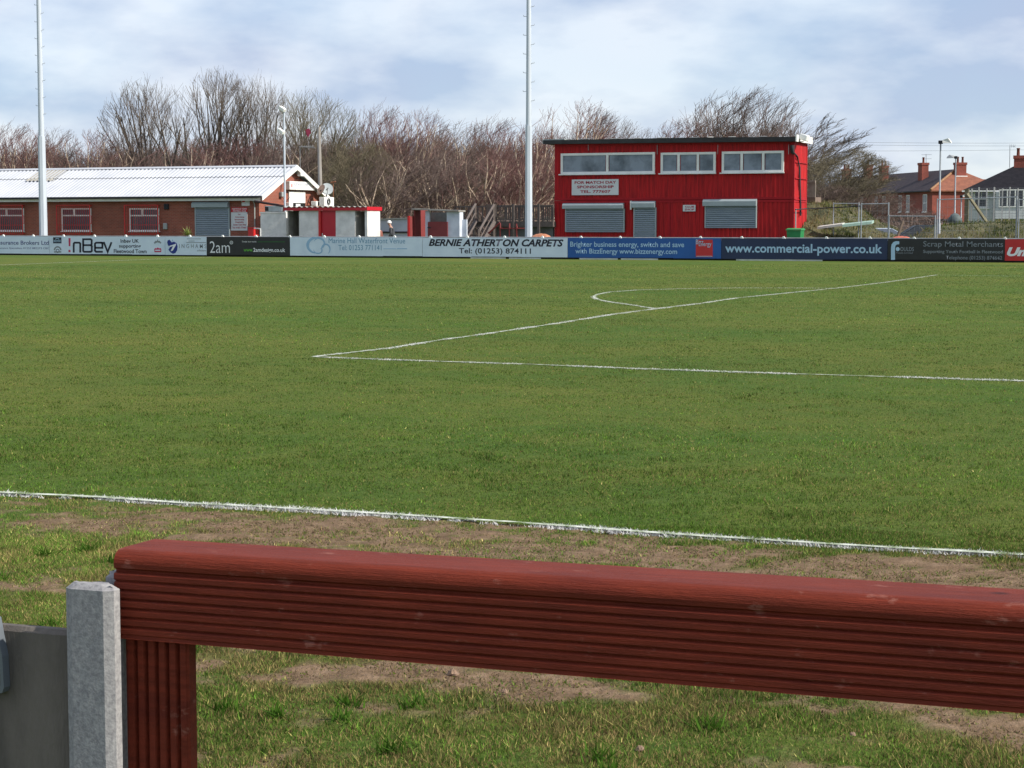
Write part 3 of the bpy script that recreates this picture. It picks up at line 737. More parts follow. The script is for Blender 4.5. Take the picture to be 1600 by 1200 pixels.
T_('www.', 380.6, 395.2, 389.3, 393, M_green, b, .02); T_('2amdesign.co.uk', 395.8, 445.6, 387.4, 395.6, M_tx_w, b, .018)
b = board(453, 660, M_pale, 'pale board with a blue swirl and faded Marine Hall Waterfront Venue letters')
arcband(493, 383, 14.5, 13, 4.4, 30, 285, M_swirl, b, taper=True); arcband(499, 380, 9, 9, 2.6, -80, 160, M_swirl, b, taper=True, d=.003); arcband(509, 389, 7.5, 8.5, 2.4, -60, 200, M_swirl, b, taper=True, d=.002); arcband(497, 391, 7, 6, 2, 170, 400, M_swirl, b, taper=True, d=.004)
T_('Marine Hall Waterfront Venue', 513.6, 633, 371.9, 380.2, M_teal, b); T_('Tel: 01253 771141', 528.8, 596, 382.8, 391, M_teal, b); shape([(599, 388.2), (619, 388.2), (619, 389.3), (599, 389.3)], M_swirl, b, 'small_print'); shape([(620, 387.9), (636, 387.9), (636, 389.3), (620, 389.3)], M_swirl, b, 'small_print')
b = board(660, 887, M_pale, 'pale board with bold slanted black BERNIE ATHERTON CARPETS letters')
T_('BERNIE ATHER', 669.8, 774, 373.6, 384.6, M_ink, b, .035, .28); T_('T', 774.6, 786.0, 373.8, 384.7, M_Tg, b, .035, .28); T_('ON CARPETS', 785.6, 880.4, 373.8, 385.3, M_ink, b, .035, .28)
T_('Tel: (01253) 874111', 717, 829.5, 387.8, 398.8, M_ink, b, .014)
b = board(887, 1127, M_blue, 'mid blue board about business energy with a small red square logo')
T_('Brighter business energy, switch and save', 891, 1069, 377.8, 388.4, M_tx_l, b, .012); T_('with BizzEnergy www.bizzenergy.com', 899, 1058, 388.6, 399, M_tx_l, b, .012)
shape([(1087.2, 374.4), (1113.6, 374.4), (1113.6, 401.6), (1087.2, 401.6)], M_bred, b, 'logo'); T_('Bizz', 1087.3, 1099, 374.2, 381.6, M_tx_l, b, d=.004); T_('Energy', 1091.8, 1111.6, 377.6, 386.8, M_tx_l, b, d=.004); shape([(1088, 400), (1112.8, 400), (1112.8, 400.8), (1088, 400.8)], M_tx_l, b, 'small_print', d=.004)
b = board(1127, 1387, M_navy, 'dark navy board with large pale www.commercial-power.co.uk letters')
T_('www.commercial-power.co.uk', 1133, 1378.6, 381.2, 399.4, M_tx_l, b, .022)
b = board(1387, 1570, M_black, 'black board with a tall f logo and grey Scrap Metal Merchants letters')
shape([(1392.2, 406), (1392.2, 388), (1393, 382), (1396, 378.2), (1400, 376.8), (1405, 377.2), (1405, 381.6), (1401.5, 381.8), (1399, 384), (1398.4, 388), (1398.4, 406)], M_tx_l, b, 'logo')
shape(ell(1402.6, 389.2, 3, 3.2), M_tx_l, b, 'logo'); T_('OULDS', 1406.6, 1428, 386, 392.4, M_tx_g, b, .01); T_('Metals Limited', 1400, 1426, 393.6, 396.4, M_tx_g, b)
T_('Scrap Metal Merchants', 1442.5, 1567.4, 377, 388.2, M_tx_g, b, .002); T_('Supporting Youth Football in Fleetwood', 1442.5, 1567, 390.6, 397.2, M_tx_g, b, .012); T_('Telephone (01253) 874642', 1478, 1566, 399.8, 407.2, M_tx_g, b, .004)
b = board(1570, 1690, M_bred, 'bright red board with heavy slanted white Un letters at the picture edge')
T_('Un', 1573.4, 1604, 386.4, 400.4, M_tx_w, b, .05, .3)
M_kick = mat('kick_strip', (.55, .57, .56), (.4, .42, .4), rough=.8)
for a_, c_, lab in ((735, 790, 'pale kick strip showing under the carpet firm board'), (795, 845, 'second pale kick strip under the carpet firm board'), (905, 965, 'pale kick strip under the first words of the blue board'), (970, 1028, 'pale kick strip under the middle of the blue board'), (1150, 1285, 'long pale kick strip under the navy board')):
    X0, X1 = at(a_, 400, YB).x, at(c_, 400, YB).x; mb = MB(); mb.box(X0, X1, YB + .012, YB + .028, -.02, .062); mb.build('kick_strip', M_kick, None, label=lab, cat='kick board')

# ================================================================== FLOODLIGHT POLES
M_pole = mat('floodlight_pole_paint', (.50, .55, .62), (.44, .49, .56), scale=2, rough=.42, stretch=(3, 3, .4))
def flood_pole(px, Y, label, r0=.215, sides=8):
    p = at(px, 366, Y); b = empty('floodlight_pole', (p.x, Y, 0), label, 'floodlight pole', 'tall floodlight poles behind the boards')
    mb = MB(); mb.tube([(p.x, Y, -.1), (p.x, Y, 6.0)], [r0, r0 * .86], sides, smooth=False); mb.build('lower_mast', M_pole, b)
    mb = MB(); mb.tube([(p.x, Y, 6.0), (p.x, Y, 18)], [r0 * .70, r0 * .40], 12); mb.build('upper_mast', M_pole, b)
    z = 7.1; s_ = 1
    while z < 17.5:
        rr = r0 * (.70 - .3 * (z - 6) / 12); mb = MB(); mb.tube([(p.x + s_ * rr * .9, Y, z), (p.x + s_ * (rr + .15), Y, z + .02), (p.x + s_ * (rr + .16), Y, z + .07)], .011, 5); mb.build('climbing_peg', M_rail, b); z += .42; s_ = -s_
    mb = MB(); mb.box(p.x - 1.6, p.x + 1.6, Y - .05, Y + .05, 18, 18.1); h_ = mb.build('crossarm', M_rail, b)
    for dx in (-1.3, -.45, .45, 1.3): mb = MB(); mb.box(p.x + dx - .28, p.x + dx + .28, Y - .38, Y - .06, 18.12, 18.55, .04); mb.build('floodlight', M_rail, b)
    return p
flood_pole(68, YB + 1.6, 'tall pale floodlight pole in front of the white roofed clubhouse')
flood_pole(826, YB + 1.6, 'tall pale floodlight pole between the timber deck and the red building', .185)

# ================================================================== CLUBHOUSE
BR1, BR2, MO = (.25, .065, .034), (.19, .050, .028), (.21, .105, .075)
M_brick = brick('clubhouse_brick', (.32, .078, .044), (.24, .058, .035), (.27, .135, .10))
M_roof = mat('white_roof_sheet', (.50, .52, .55), (.42, .44, .48), scale=.7, rough=.45, stretch=(1, 1, 1))
M_rooflight = mat('dull_rooflight', (.34, .32, .27), (.26, .25, .21), scale=2, rough=.6)
M_gutter = mat('black_gutter', (.02, .022, .028)); M_fascia = mat('fascia', (.34, .36, .36), (.28, .30, .30)); M_glass = mat('window_glass', (.035, .040, .048), (.02, .024, .03), scale=.6, rough=.08, spec=.6)
M_redbar = mat('red_grille', (.62, .022, .022), (.50, .018, .018), rough=.4); M_shut = mat('shutter_grey', (.25, .295, .35), (.21, .255, .31), scale=1.5, rough=.5, metal=.1, stretch=(1, 1, 4))
M_shutbox = mat('shutter_box_grey', (.30, .36, .38), (.26, .31, .33), scale=1.5, rough=.45)
CX, CY0, CY1 = at(405, 340, 84).x, 84.0, 90.6
EZ = at(405, 304, 83.7).z; RY = (CY0 + CY1) / 2; RZ = at(460, 262, RY).z; CL = -92.0
cl = empty('clubhouse', ((CX + CL) / 2, RY, 0), 'long low brick clubhouse with a white corrugated roof and red window grilles', 'building')
mb = MB(); mb.box(CL, CX, CY0, CY1, -.1, EZ - .03)
mb.prismx([(CY0, EZ - .03), (CY1, EZ - .03), (RY, RZ - .06)], CX - .3, CX); mb.build('wall', M_brick, cl)
def corr_roof(mb, x0, x1, ya, za, yb, zb, pitch=.25, amp=.027, seed=0):
    n = int((x1 - x0) / pitch * 8); xs = [x0 + (x1 - x0) * i / n for i in range(n + 1)]
    dy, dz = yb - ya, zb - za; L = math.hypot(dy, dz); ny, nz = -dz / L, dy / L
    vs = []
    for (y_, z_) in ((ya, za), (yb, zb)):
        for x_ in xs: w_ = amp * math.cos(2 * math.pi * (x_ - x0) / pitch); vs.append((x_, y_ + ny * w_, z_ + nz * w_))
    k = len(xs); mb.add(vs, [[i, i + 1, k + i + 1, k + i] for i in range(k - 1)], True)
OV = .38
sl = (RZ - EZ) / (RY - CY0); ez = EZ + .06; 
lapY = CY0 + (RY - CY0) * .62; lapZ = EZ + sl * (lapY - CY0) + .05
mb = MB(); corr_roof(mb, CL, CX + OV, CY0 - .35, EZ + .05 - sl * .35 + .0, lapY + .1, lapZ + sl * .1); corr_roof(mb, CL, CX + OV, lapY, lapZ + .035, RY, EZ + sl * (RY - CY0) + .085)
corr_roof(mb, CL, CX + OV, RY, EZ + sl * (RY - CY0) + .085, CY1 + .3, EZ + .05 - sl * .3); roof = mb.build('roof', M_roof, cl)
zr = EZ + sl * (RY - CY0) + .085
mb = MB(); mb.prismx([(RY - .17, zr - .035), (RY, zr + .065), (RY + .17, zr - .035), (RY, zr + .04)], CL, CX + OV); mb.build('ridge_cap', M_roof, roof)
u0, u1 = at(60, 270, RY - .9).x, at(90, 270, RY - .9).x
mb = MB(); corr_roof(mb, u0 - .35, u1 + .15, RY - 1.55, zr - sl * 1.55 + .012, RY - .12, zr - sl * .12 + .012); mb.build('rooflight', M_rooflight, roof)
for s_, ya, yb in ((1, CY0 - .35, RY), (-1, RY, CY1 + .3)):
    za = EZ + .05 - sl * .35 if s_ == 1 else zr; zb = zr if s_ == 1 else EZ + .05 - sl * .3
    mb = MB(); mb.prismx([(ya, za - .20), (yb, zb - .20), (yb, zb + .045), (ya, za + .045)], CX + OV - .01, CX + OV + .03); mb.build('barge_board', M_white, roof)
mb = MB(); mb.box(CL, CX + OV - .02, CY0 - .46, CY0 - .352, EZ - .16, EZ - .06); mb.build('gutter', M_gutter, roof)
mb = MB(); mb.box(CL, CX + .1, CY0 - .30, CY0 - .26, EZ - .30, EZ - .17); mb.build('fascia_board', M_white, roof)
mb = MB(); mb.box(CX + .02, CX + .1, CY0 - .25, CY0 - .02, EZ - .42, EZ - .08); mb.build('eave_bracket', M_white, roof)
def grille_window(px0, px1, t=323, b_=362):
    X0, X1 = at(px0 + 4, 340, CY0).x, at(px1, 340, CY0).x; Z0, Z1 = at(px0, b_ - 1, CY0).z, at(px0, t + 2.5, CY0).z
    mb = MB(); xm = X0 + (X1 - X0) * .44; zm = Z0 + (Z1 - Z0) * .68
    frame_rect(mb, X0, X1, Z0, Z1, .065, CY0 - .05, CY0 + .02); mb.box(X0 + .065, X1 - .065, CY0 - .048, CY0 + .02, zm - .035, zm + .035); mb.box(xm - .06, xm + .06, CY0 - .049, CY0 + .02, zm + .036, Z1 - .066)
    mb.box(X0 - .04, X1 + .04, CY0 - .11, CY0 + .01, Z0 - .05, Z0 - .001)
    w = mb.build('window', M_white, cl); mb = MB(); mb.box(X0 + .05, X1 - .05, CY0 - .018, CY0 - .01, Z0 + .05, Z1 - .05); mb.build('pane', M_glass, w)
    g = MB(); gx0, gx1 = X0 - .16, X1 + .02; gz0, gz1 = Z0 - .16, Z1 + .16; y = CY0 - .22
    n = int((gx1 - gx0) / .125)
    for i in range(n + 1): xx = gx0 + (gx1 - gx0) * i / n; g.box(xx - .009, xx + .009, y - .009, y + .009, gz0 + .014, gz1 - .014)
    for zz in (gz0, gz1): 
        g.box(gx0 - .02, gx1 + .02, y - .014, y + .014, zz - .014, zz + .014)
        for i in range(0, n + 1): xx = gx0 + (gx1 - gx0) * i / n; g.box(xx - .008, xx + .008, y + .015, CY0, zz - .008, zz + .008)
    zz = Z0 + .32; g.box(gx0, gx1, y + .010, y + .024, zz - .010, zz + .010)
    for xx in (gx0 - .03, gx1 + .03): g.box(xx - .015, xx + .015, y - .016, y + .016, gz0, gz1); g.box(xx - .012, xx + .012, y + .017, CY0, gz0 + .02, gz0 + .045); g.box(xx - .012, xx + .012, y + .017, CY0, gz1 - .045, gz1 - .02)
    for q in (.35, .62): g.box(gx1 + .046, gx1 + .10, y - .01, y + .01, gz0 + (gz1 - gz0) * q, gz0 + (gz1 - gz0) * q + .03)
    g.box(gx1 + .1, gx1 + .125, y - .01, y + .01, gz0 + (gz1 - gz0) * .35, gz0 + (gz1 - gz0) * .62 + .03)
    g.build('grille', M_redbar, w)
for a_, c_ in ((-14, 38), (93, 143), (199, 249), (-122, -72), (-228, -178)): grille_window(a_, c_)
def shutter(par, Y, px0, px1, bt, bb, cx0, cx1, zb, m=M_shut, proud=.22):
    X0, X1 = at(px0, 330, Y).x, at(px1, 330, Y).x; pm = (px0 + px1) / 2; Zt, Zb = at(pm, bt, Y).z, at(pm, bb, Y).z
    mb = MB(); mb.prismx([(Y - .003, Zb), (Y - proud, Zb), (Y - proud, Zt - .10), (Y - proud + .10, Zt), (Y - .003, Zt)], X0, X1); sb = mb.build('roller_shutter', M_shutbox, par)
    A, B = at(cx0, 350, Y).x, at(cx1, 350, Y).x; Z0 = zb; n = int((Zb - Z0) / .095); h = (Zb - Z0) / n; mb = MB()
    pr = []
    for i in range(n): z = Z0 + i * h; pr += [(Y - .045, z), (Y - .085, z + h * .2), (Y - .09, z + h * .5), (Y - .085, z + h * .8)]
    pr.append((Y - .045, Zb)); vs = [(A + .06, y, z) for y, z in pr] + [(B - .06, y, z) for y, z in pr]; k = len(pr); mb.add(vs, [[i, i + k, i + k + 1, i + 1] for i in range(k - 1)])
    mb.box(A + .06, B - .06, Y - .09, Y - .046, Z0 - .05, Z0 - .001); mb.build('curtain', m, sb)
    for xx in (A, B - .06): mb = MB(); mb.box(xx, xx + .06, Y - .10, Y - .002, Z0 - .05, Zb - .001); mb.build('guide_rail', M_shutbox, sb)
    return sb
shutter(cl, CY0, 302.5, 359, 315, 324, 306, 360, -.02)
# vent, meter box, downpipe, red bollard cabinet
P = at(260.5, 323, CY0); mb = MB(); mb.box(P.x - .14, P.x + .14, CY0 - .06, CY0 - .002, P.z - .14, P.z + .14)
for i in range(4): mb.box(P.x - .12, P.x + .12, CY0 - .085, CY0 - .061, P.z - .12 + i * .065, P.z - .085 + i * .065)
mb.build('wall_vent', M_gutter, cl)
P = at(259, 353.5, CY0); mb = MB(); mb.box(P.x - .12, P.x + .12, CY0 - .1, CY0 - .002, P.z - .16, P.z + .16, .02); o = mb.build('meter_box', mat('meter_grey', (.34, .37, .37)), cl)
P = at(399, 345, CY0); mb = MB(); mb.tube([(P.x, CY0 - .06, 0), (P.x, CY0 - .06, EZ - .5), (P.x, CY0 - .3, EZ - .2)], .03, 8); mb.build('downpipe', M_fascia, cl)
# signs on the front
def sign(Y, px0, px1, t, b_, m, label, lines, name='sign', th=.03, gap=.002):
    X0, X1 = at(px0, (t + b_) / 2, Y).x, at(px1, (t + b_) / 2, Y).x; pm = (px0 + px1) / 2; Z0, Z1 = at(pm, b_, Y).z, at(pm, t, Y).z
    e = empty(name, ((X0 + X1) / 2, Y, Z0), label, 'sign'); mb = MB(); mb.box(X0, X1, Y - gap - th, Y - gap, Z0, Z1); mb.build('board', m, e)
    for (body, a_, c_, t_, bb, mm, bold) in lines: let_px(body, a_, c_, t_, bb, Y - gap - th - .003, mm, e, bold=bold)
    return e
M_signw = mat('sign_white', (.62, .64, .66), (.56, .58, .60), scale=1.5, rough=.5); M_crim = mat('sign_crimson', (.34, .012, .035), (.3, .01, .03)); M_signr = mat('sign_red', (.50, .015, .025), (.45, .012, .02))
e = sign(CY0, 361.5, 386.8, 331.6, 360.2, M_signw, 'white notice with crimson lines under a red heading beside the clubhouse shutter', [('For', 372, 376, 333.8, 336.2, M_crim, .032), ('Advertising', 367, 381.6, 338, 340.6, M_crim, .032), ('Sponsorship', 366.6, 381.6, 341.8, 344.8, M_crim, .032), ('Hospitality', 367.4, 381, 345.8, 348.8, M_crim, .032), ('Social Club Hire', 364.6, 384.2, 349.8, 352.4, M_crim, .032), ('Tel. 01253 777607', 363, 385, 354.2, 357, M_crim, .032)])
X0, X1 = at(361.5, 328, CY0).x, at(386.8, 328, CY0).x; mb = MB(); mb.box(X0, X1, CY0 - .033, CY0 - .002, at(374, 331.4, CY0).z, at(374, 324.2, CY0).z); mb.build('heading_panel', M_signr, e)
let_px('FLEETWOOD TOWN', 362.4, 385.6, 325.2, 327.6, CY0 - .036, M_tx_w, e, bold=.02); let_px('FOOTBALL CLUB', 364, 384, 328.6, 331, CY0 - .036, M_tx_w, e, bold=.02)
e = sign(CY0, 378, 390.4, 312.4, 321.4, M_signw, 'small white notice under the clubhouse eaves by the corner', [])
mb = MB(); P = at(381, 314.8, CY0); mb.box(P.x - .08, P.x + .08, CY0 - .037, CY0 - .034, P.z - .035, P.z + .035); mb.build('mark', M_signr, e)
# yucca in front of the shutter
P = at(293, 366, CY0 - 1.2); yb = empty('yucca', (P.x, CY0 - 1.2, 0), 'spiky yellow green yucca beside the clubhouse shutter', 'plant'); r_ = random.Random(8); V_ = []; 
mb = MB()
for i in range(70):
    a_ = r_.uniform(0, 6.283); el = r_.uniform(.25, 1.4); L = r_.uniform(.35, .62); d = Vector((math.cos(a_) * math.cos(el), math.sin(a_) * math.cos(el), math.sin(el))); s_ = d.cross(Vector((0, 0, 1))).normalized() * .022; b0 = Vector((P.x, CY0 - 1.2, .95))
    m1 = b0 + d * L * .55; m2 = b0 + d * L + Vector((0, 0, -.12 * math.cos(el))); mb.add([b0 - s_ * .5, b0 + s_ * .5, m1 + s_, m1 - s_, m2], [(0, 1, 2, 3), (3, 2, 4)])
mb.build('leaves', mat('yucca_leaf', (.34, .36, .12), (.20, .25, .06), scale=9, rough=.5), yb); mb = MB(); mb.tube([(P.x, CY0 - 1.2, 0), (P.x + .03, CY0 - 1.2, .97)], [.07, .05], 8); mb.build('stem', mat('yucca_stem', (.14, .10, .06)), yb)
# red cabinet on the corner
X0, X1 = at(387.5, 360, 83.3).x, at(397, 360, 83.3).x; Z1 = at(392, 356.5, 83.3).z; rc = empty('red_cabinet', ((X0 + X1) / 2, 83.5, 0), 'low bright red cabinet against the corner of the brick clubhouse', 'cabinet')
mb = MB(); mb.box(X0, X1, 83.3, 83.75, .05, Z1, .015); mb.build('body', M_redbar, rc); mb = MB(); mb.box(X0 - .02, X1 + .02, 83.27, 83.78, Z1 + .001, Z1 + .04); mb.build('lid', M_redbar, rc); mb = MB(); mb.box(X0 + .04, X1 - .04, 83.28, 83.299, .12, Z1 - .08); mb.build('door', M_redbar, rc)
mb = MB(); a_ = at(397.5, 356.8, 83.2); c_ = at(407, 357.3, 82.6); mb.tube([a_, c_], .035, 6); mb.tube([(c_.x, c_.y, c_.z), (c_.x, c_.y, 0)], .03, 6); mb.build('hand_rail', M_white, None, label='short white rail joining the red cabinet to the white block wall', cat='rail')

# gable fittings, on the plane X = CX facing the sun
def gable_box(py0, py1, pxa, pxb, X=None, th=.05):
    X = X or CX; a = atx(pxa, (py0 + py1) / 2, X); b = atx(pxb, (py0 + py1) / 2, X); pm = (pxa + pxb) / 2
    return a.y, b.y, atx(pm, py1, X).z, atx(pm, py0, X).z
ya, yb_, za, zb = gable_box(284, 297, 446, 485.5); gs = empty('name_sign', (CX, (ya + yb_) / 2, za), 'long white name sign high on the clubhouse gable', 'sign')
mb = MB(); mb.box(CX + .02, CX + .26, ya, yb_, za, zb, .015); mb.build('board', M_white, gs); M_inkf = mat('faded_ink', (.20, .24, .36), (.26, .3, .42))
lettering('FLEETWOOD TOWN F.C.', ya + .45, yb_ - .45, za + (zb - za) * .45, za + (zb - za) * .80, CX + .263, M_inkf, gs, bold=.01, normal='x'); lettering('SOCIAL CLUB', ya + .9, yb_ - .9, za + (zb - za) * .20, za + (zb - za) * .36, CX + .263, M_inkf, gs, bold=.01, normal='x')
for q in (ya + .16, yb_ - .26): mb = MB(); mb.box(CX + .262, CX + .266, q, q + .1, za + .14, zb - .14); mb.build('crest', M_signr, gs)
ya, yb_, za, zb = gable_box(299.5, 317, 450, 475); gs = empty('white_notice', (CX, (ya + yb_) / 2, za), 'square white notice below the name sign on the gable', 'sign')
mb = MB(); mb.box(CX + .02, CX + .08, ya, yb_, za, zb); mb.build('board', M_white, gs); lettering('SOCIAL CLUB', ya + .3, yb_ - .3, za + (zb - za) * .38, za + (zb - za) * .50, CX + .083, M_inkf, gs, normal='x')
mb = MB(); mb.box(CX + .015, CX + .06, ya - .03, yb_ + .03, za - .40, za - .005); mb.build('dark_panel', M_black, gs); mb = MB(); mb.box(CX + .062, CX + .066, (ya + yb_) / 2 - .15, (ya + yb_) / 2 + .35, za - .34, za - .05); mb.build('mark', M_signw, gs)
ya, yb_, za, zb = gable_box(269.5, 275.5, 459.5, 465.5); fl = empty('gable_floodlight', (CX, (ya + yb_) / 2, za), 'small white floodlight under the apex of the clubhouse gable', 'floodlight')
mb = MB(); mb.box(CX + .18, CX + .42, ya, yb_, za, zb, .03); mb.build('housing', M_white, fl); mb = MB(); mb.tube([(CX, (ya + yb_) / 2, za - .12), (CX + .25, (ya + yb_) / 2, za - .12), (CX + .28, (ya + yb_) / 2, za + .02)], .02, 6); mb.build('bracket', M_gutter, fl)
mb = MB(); r1_ = atx(439, 285, CX); r2_ = atx(437, 306, CX); mb.tube([(CX + .05, r1_.y, r1_.z), (CX + .05, r2_.y, r2_.z), (CX + .12, r2_.y + .5, r2_.z - .3), (CX + .05, r2_.y + 1.1, r2_.z + .05)], .014, 5); mb.build('cable', M_gutter, cl)
mb = MB(); mb.box(CX + .02, CX + .2, r2_.y - .1, r2_.y + .18, r2_.z - .05, r2_.z + .2, .02); mb.build('junction_box', M_fascia, cl)
P = atx(450, 321, CX); mb = MB(); mb.box(CX + .02, CX + .2, P.y - .22, P.y + .2, P.z - .45, P.z + .15, .02); mb.build('junction_box', M_white, cl)
# lean-to gutter and white block wall, air handling box
YW = 82.6
a_ = at(398, 314.5, 83.5); c_ = at(443, 322, 82.8); mb = MB(); mb.tube([a_, c_, (c_.x, c_.y, c_.z - .42)], .065, 6); mb.build('gutter_pipe', mat('brown_gutter', (.035, .014, .014)), None, label='dark brown gutter pipe sloping from the clubhouse corner to the dugout', cat='gutter')
M_block = mat('white_block', (.80, .78, .76), (.62, .61, .59), scale=2.2, rough=.9, bump=.2)
def block_wall(mb, x0, x1, y0, y1, z0, z1, course=.215, bl=.44, ins=.006):
    mb.box(x0 + ins, x1 - ins, y0 + ins, y1 - ins, z0, z1 - .002)
    z = z0; r = 0
    while z < z1 - .02:
        zt = min(z1, z + course); x = x0 - (bl / 2 if r % 2 else 0)
        while x < x1:
            a = max(x, x0); b = min(x + bl, x1)
            if b - a > .03: mb.box(a + .003, b - .003, y0, y1, z + .003, zt - .003)
            x += bl
        z = zt; r += 1
X0, X1 = at(407, 350, YW).x, at(447, 350, YW).x; Z1 = at(427, 333, YW).z
bw = empty('block_wall', ((X0 + X1) / 2, YW, 0), 'low white painted block wall between the clubhouse and the long dugout', 'wall'); mb = MB(); block_wall(mb, X0, X1, YW, YW + .15, 0, Z1); mb.build('masonry', M_block, bw)
mb = MB(); mb.box(X0 - .03, X1, YW - .03, YW + .2, Z1 + .001, Z1 + .06); mb.build('coping', M_block, bw)
X0, X1 = at(413.5, 326, 83.4).x, at(441, 326, 83.4).x; Z0, Z1 = at(427, 331, 83.4).z, at(427, 321.5, 83.4).z; tk = empty('duct_box', ((X0 + X1) / 2, 83.7, Z0), 'galvanised duct box standing above the low white block wall', 'duct box')
mb = MB(); mb.box(X0, X1, 83.4, 84.2, Z0, Z1, .02); mb.build('casing', mat('galv_sheet', (.42, .48, .50), (.33, .38, .40), rough=.4, metal=.3), tk); mb = MB(); mb.box(X0 + .03, X0 + .22, 83.38, 83.399, Z0 + .05, Z1 - .05); mb.build('louvre', M_gutter, tk)
for q in (.15, .75): mb = MB(); xx = X0 + (X1 - X0) * q; mb.box(xx, xx + .06, 83.6, 83.66, 0, Z0 - .001); mb.build('leg', M_rail, tk)
# lamp pole, timber pole, aerial
def lamp_pole():
    p = at(444.5, 250, 82.9); Zt = at(444, 176, 82.9).z; e = empty('security_light_pole', (p.x, 82.9, 0), 'slim white pole with two security lights in front of the clubhouse gable', 'light pole')
    mb = MB(); mb.tube([(p.x, 82.9, at(445, 308, 82.9).z - 2.6), (p.x, 82.9, Zt)], [.062, .05], 8); mb.build('pole', M_pole, e)
    for px, py, dx in ((443, 170, -.05), (440, 205, -.12)):
        q = at(px + 4, py, 82.9); mb = MB(); mb.M = Matrix.Translation((p.x + dx, 82.8, q.z)) @ Matrix.Rotation(.55, 4, 'Y'); mb.box(-.16, .20, -.14, .12, -.09, .09, .03); l = mb.build('lamp_head', M_white, e)
        mb = MB(); mb.tube([(p.x, 82.9, q.z - .25), (p.x - .16, 82.85, q.z - .05), (p.x - .1, 82.85, q.z)], .02, 5); mb.build('bracket', M_rail, l)
    mb = MB(); mb.tube([(p.x, 82.9, Zt), (p.x, 82.9, Zt + .35)], [.03, .01], 6); mb.build('finial', M_white, e)
lamp_pole()
p = at(499.5, 300, 92.5); Zt = at(499, 198, 92.5).z; mb = MB(); mb.tube([(p.x, 92.5, 0), (p.x + .04, 92.5, Zt * .5), (p.x - .02, 92.5, Zt)], [.13, .115, .095], 10); mb.build('timber_pole', mat('weathered_pole', (.32, .30, .28), (.22, .20, .18), scale=3, stretch=(6, 6, .5), rough=.9), None, label='thick weathered timber pole behind the satellite dishes', cat='pole')
p = at(469, 262, 89); e = empty('tv_aerial', (p.x, 89, at(469, 262, 89).z - .3), 'thin television aerial on a mast behind the clubhouse ridge', 'aerial'); Zt = at(469, 229, 89).z
mb = MB(); mb.tube([(p.x, 89, e.location.z), (p.x, 89, Zt)], .018, 5); mb.build('mast', M_rail, e); mb = MB(); q = at(492, 231, 89); mb.tube([(p.x - .05, 89, Zt), (q.x, 89, q.z)], .014, 5)
for i in range(6): xx = p.x + .15 + i * .12; mb.tube([(xx, 88.8, Zt), (xx, 89.2, Zt)], .007, 4); mb.tube([(xx, 89, Zt - .08), (xx, 89, Zt + .08)], .007, 4)
mb.build('antenna', M_rail, e)
# satellite dishes
def dish(px, py, rp, X, ang, label, m):
    c = atx(px, py, X); r = rp * (c - Vector((0, 0, EYE))).dot(FW) / F; e = empty('satellite_dish', (c.x, c.y, c.z), label, 'satellite dish'); Mt = Matrix.Translation(c) @ Matrix.Rotation(R(ang[1]), 4, 'Z') @ Matrix.Rotation(R(ang[0]), 4, 'X'); mb = MB(Mt); n = 24; vs = [(0, 0, -.16 * r)]; fs = []
    for j in range(1, 6):
        for i in range(n): q = j / 5; vs.append((r * q * math.cos(i * 2 * math.pi / n), r * q * math.sin(i * 2 * math.pi / n), -.16 * r * (1 - q * q)))
    for i in range(n): fs.append([0, 1 + (i + 1) % n, 1 + i])
    for j in range(4):
        for i in range(n): fs.append([1 + j * n + i, 1 + j * n + (i + 1) % n, 1 + (j + 1) * n + (i + 1) % n, 1 + (j + 1) * n + i])
    k = len(vs); vs2 = [(a, b, z - .02) for a, b, z in vs]; mb.add(vs, fs, True); mb.add(vs2, [f[::-1] for f in fs], True); mb.build('reflector', m, e)
    mb = MB(Mt); mb.tube([(0, -r * .9, -.02), (0, -r * .2, r * .75)], .015, 5); mb.tube([(-.04, -r * .2, r * .78), (.05, -r * .16, r * .78)], .035, 6); mb.build('feed_arm', M_rail, e)
    mb = MB(); mb.tube([c + Vector((0, 0, -.02)), c + Vector((-.12, .15, -r * .9)), c + Vector((-.2, .2, -r - .25))], .03, 6); mb.build('mount', M_gutter, e)
dish(501, 296.5, 9.3, CX + .75, (62, -30), 'rusty tan satellite dish at the end of the clubhouse gable', mat('rusty_dish', (.40, .27, .20), (.27, .17, .13), scale=6))
dish(511, 295, 9.6, CX + .95, (68, 35), 'pale grey satellite dish partly behind the rusty one', mat('grey_dish', (.42, .47, .48), (.36, .40, .42)))
def ac(px0, px1, t, b_, X, label):
    a = atx(px0, t, X); c = atx(px1, b_, X); z0, z1 = atx((px0 + px1) / 2, b_, X).z, atx((px0 + px1) / 2, t, X).z; y0, y1 = a.y, c.y; e = empty('air_conditioner', (X, (y0 + y1) / 2, z0), label, 'air conditioner')
    mb = MB(); mb.box(X - .32, X, y0, y1, z0, z1, .02); mb.build('casing', M_white, e); cy, cz = y0 + (y1 - y0) * .42, (z0 + z1) / 2; rr = min(y1 - y0, z1 - z0) * .36
    mb = MB(); 
    for q in (1, .7, .4): mb.tube([(X + .012, cy + rr * q * math.cos(i * math.pi / 8), cz + rr * q * math.sin(i * math.pi / 8)) for i in range(17)], .018, 4)
    mb.build('fan_grille', M_gutter, e)
ac(494, 503, 314.5, 322, CX + .6, 'smaller white air conditioning unit low on the gable end'); ac(507, 522, 308, 322.5, CX + 1.0, 'larger white air conditioning unit with a round fan by the dishes')
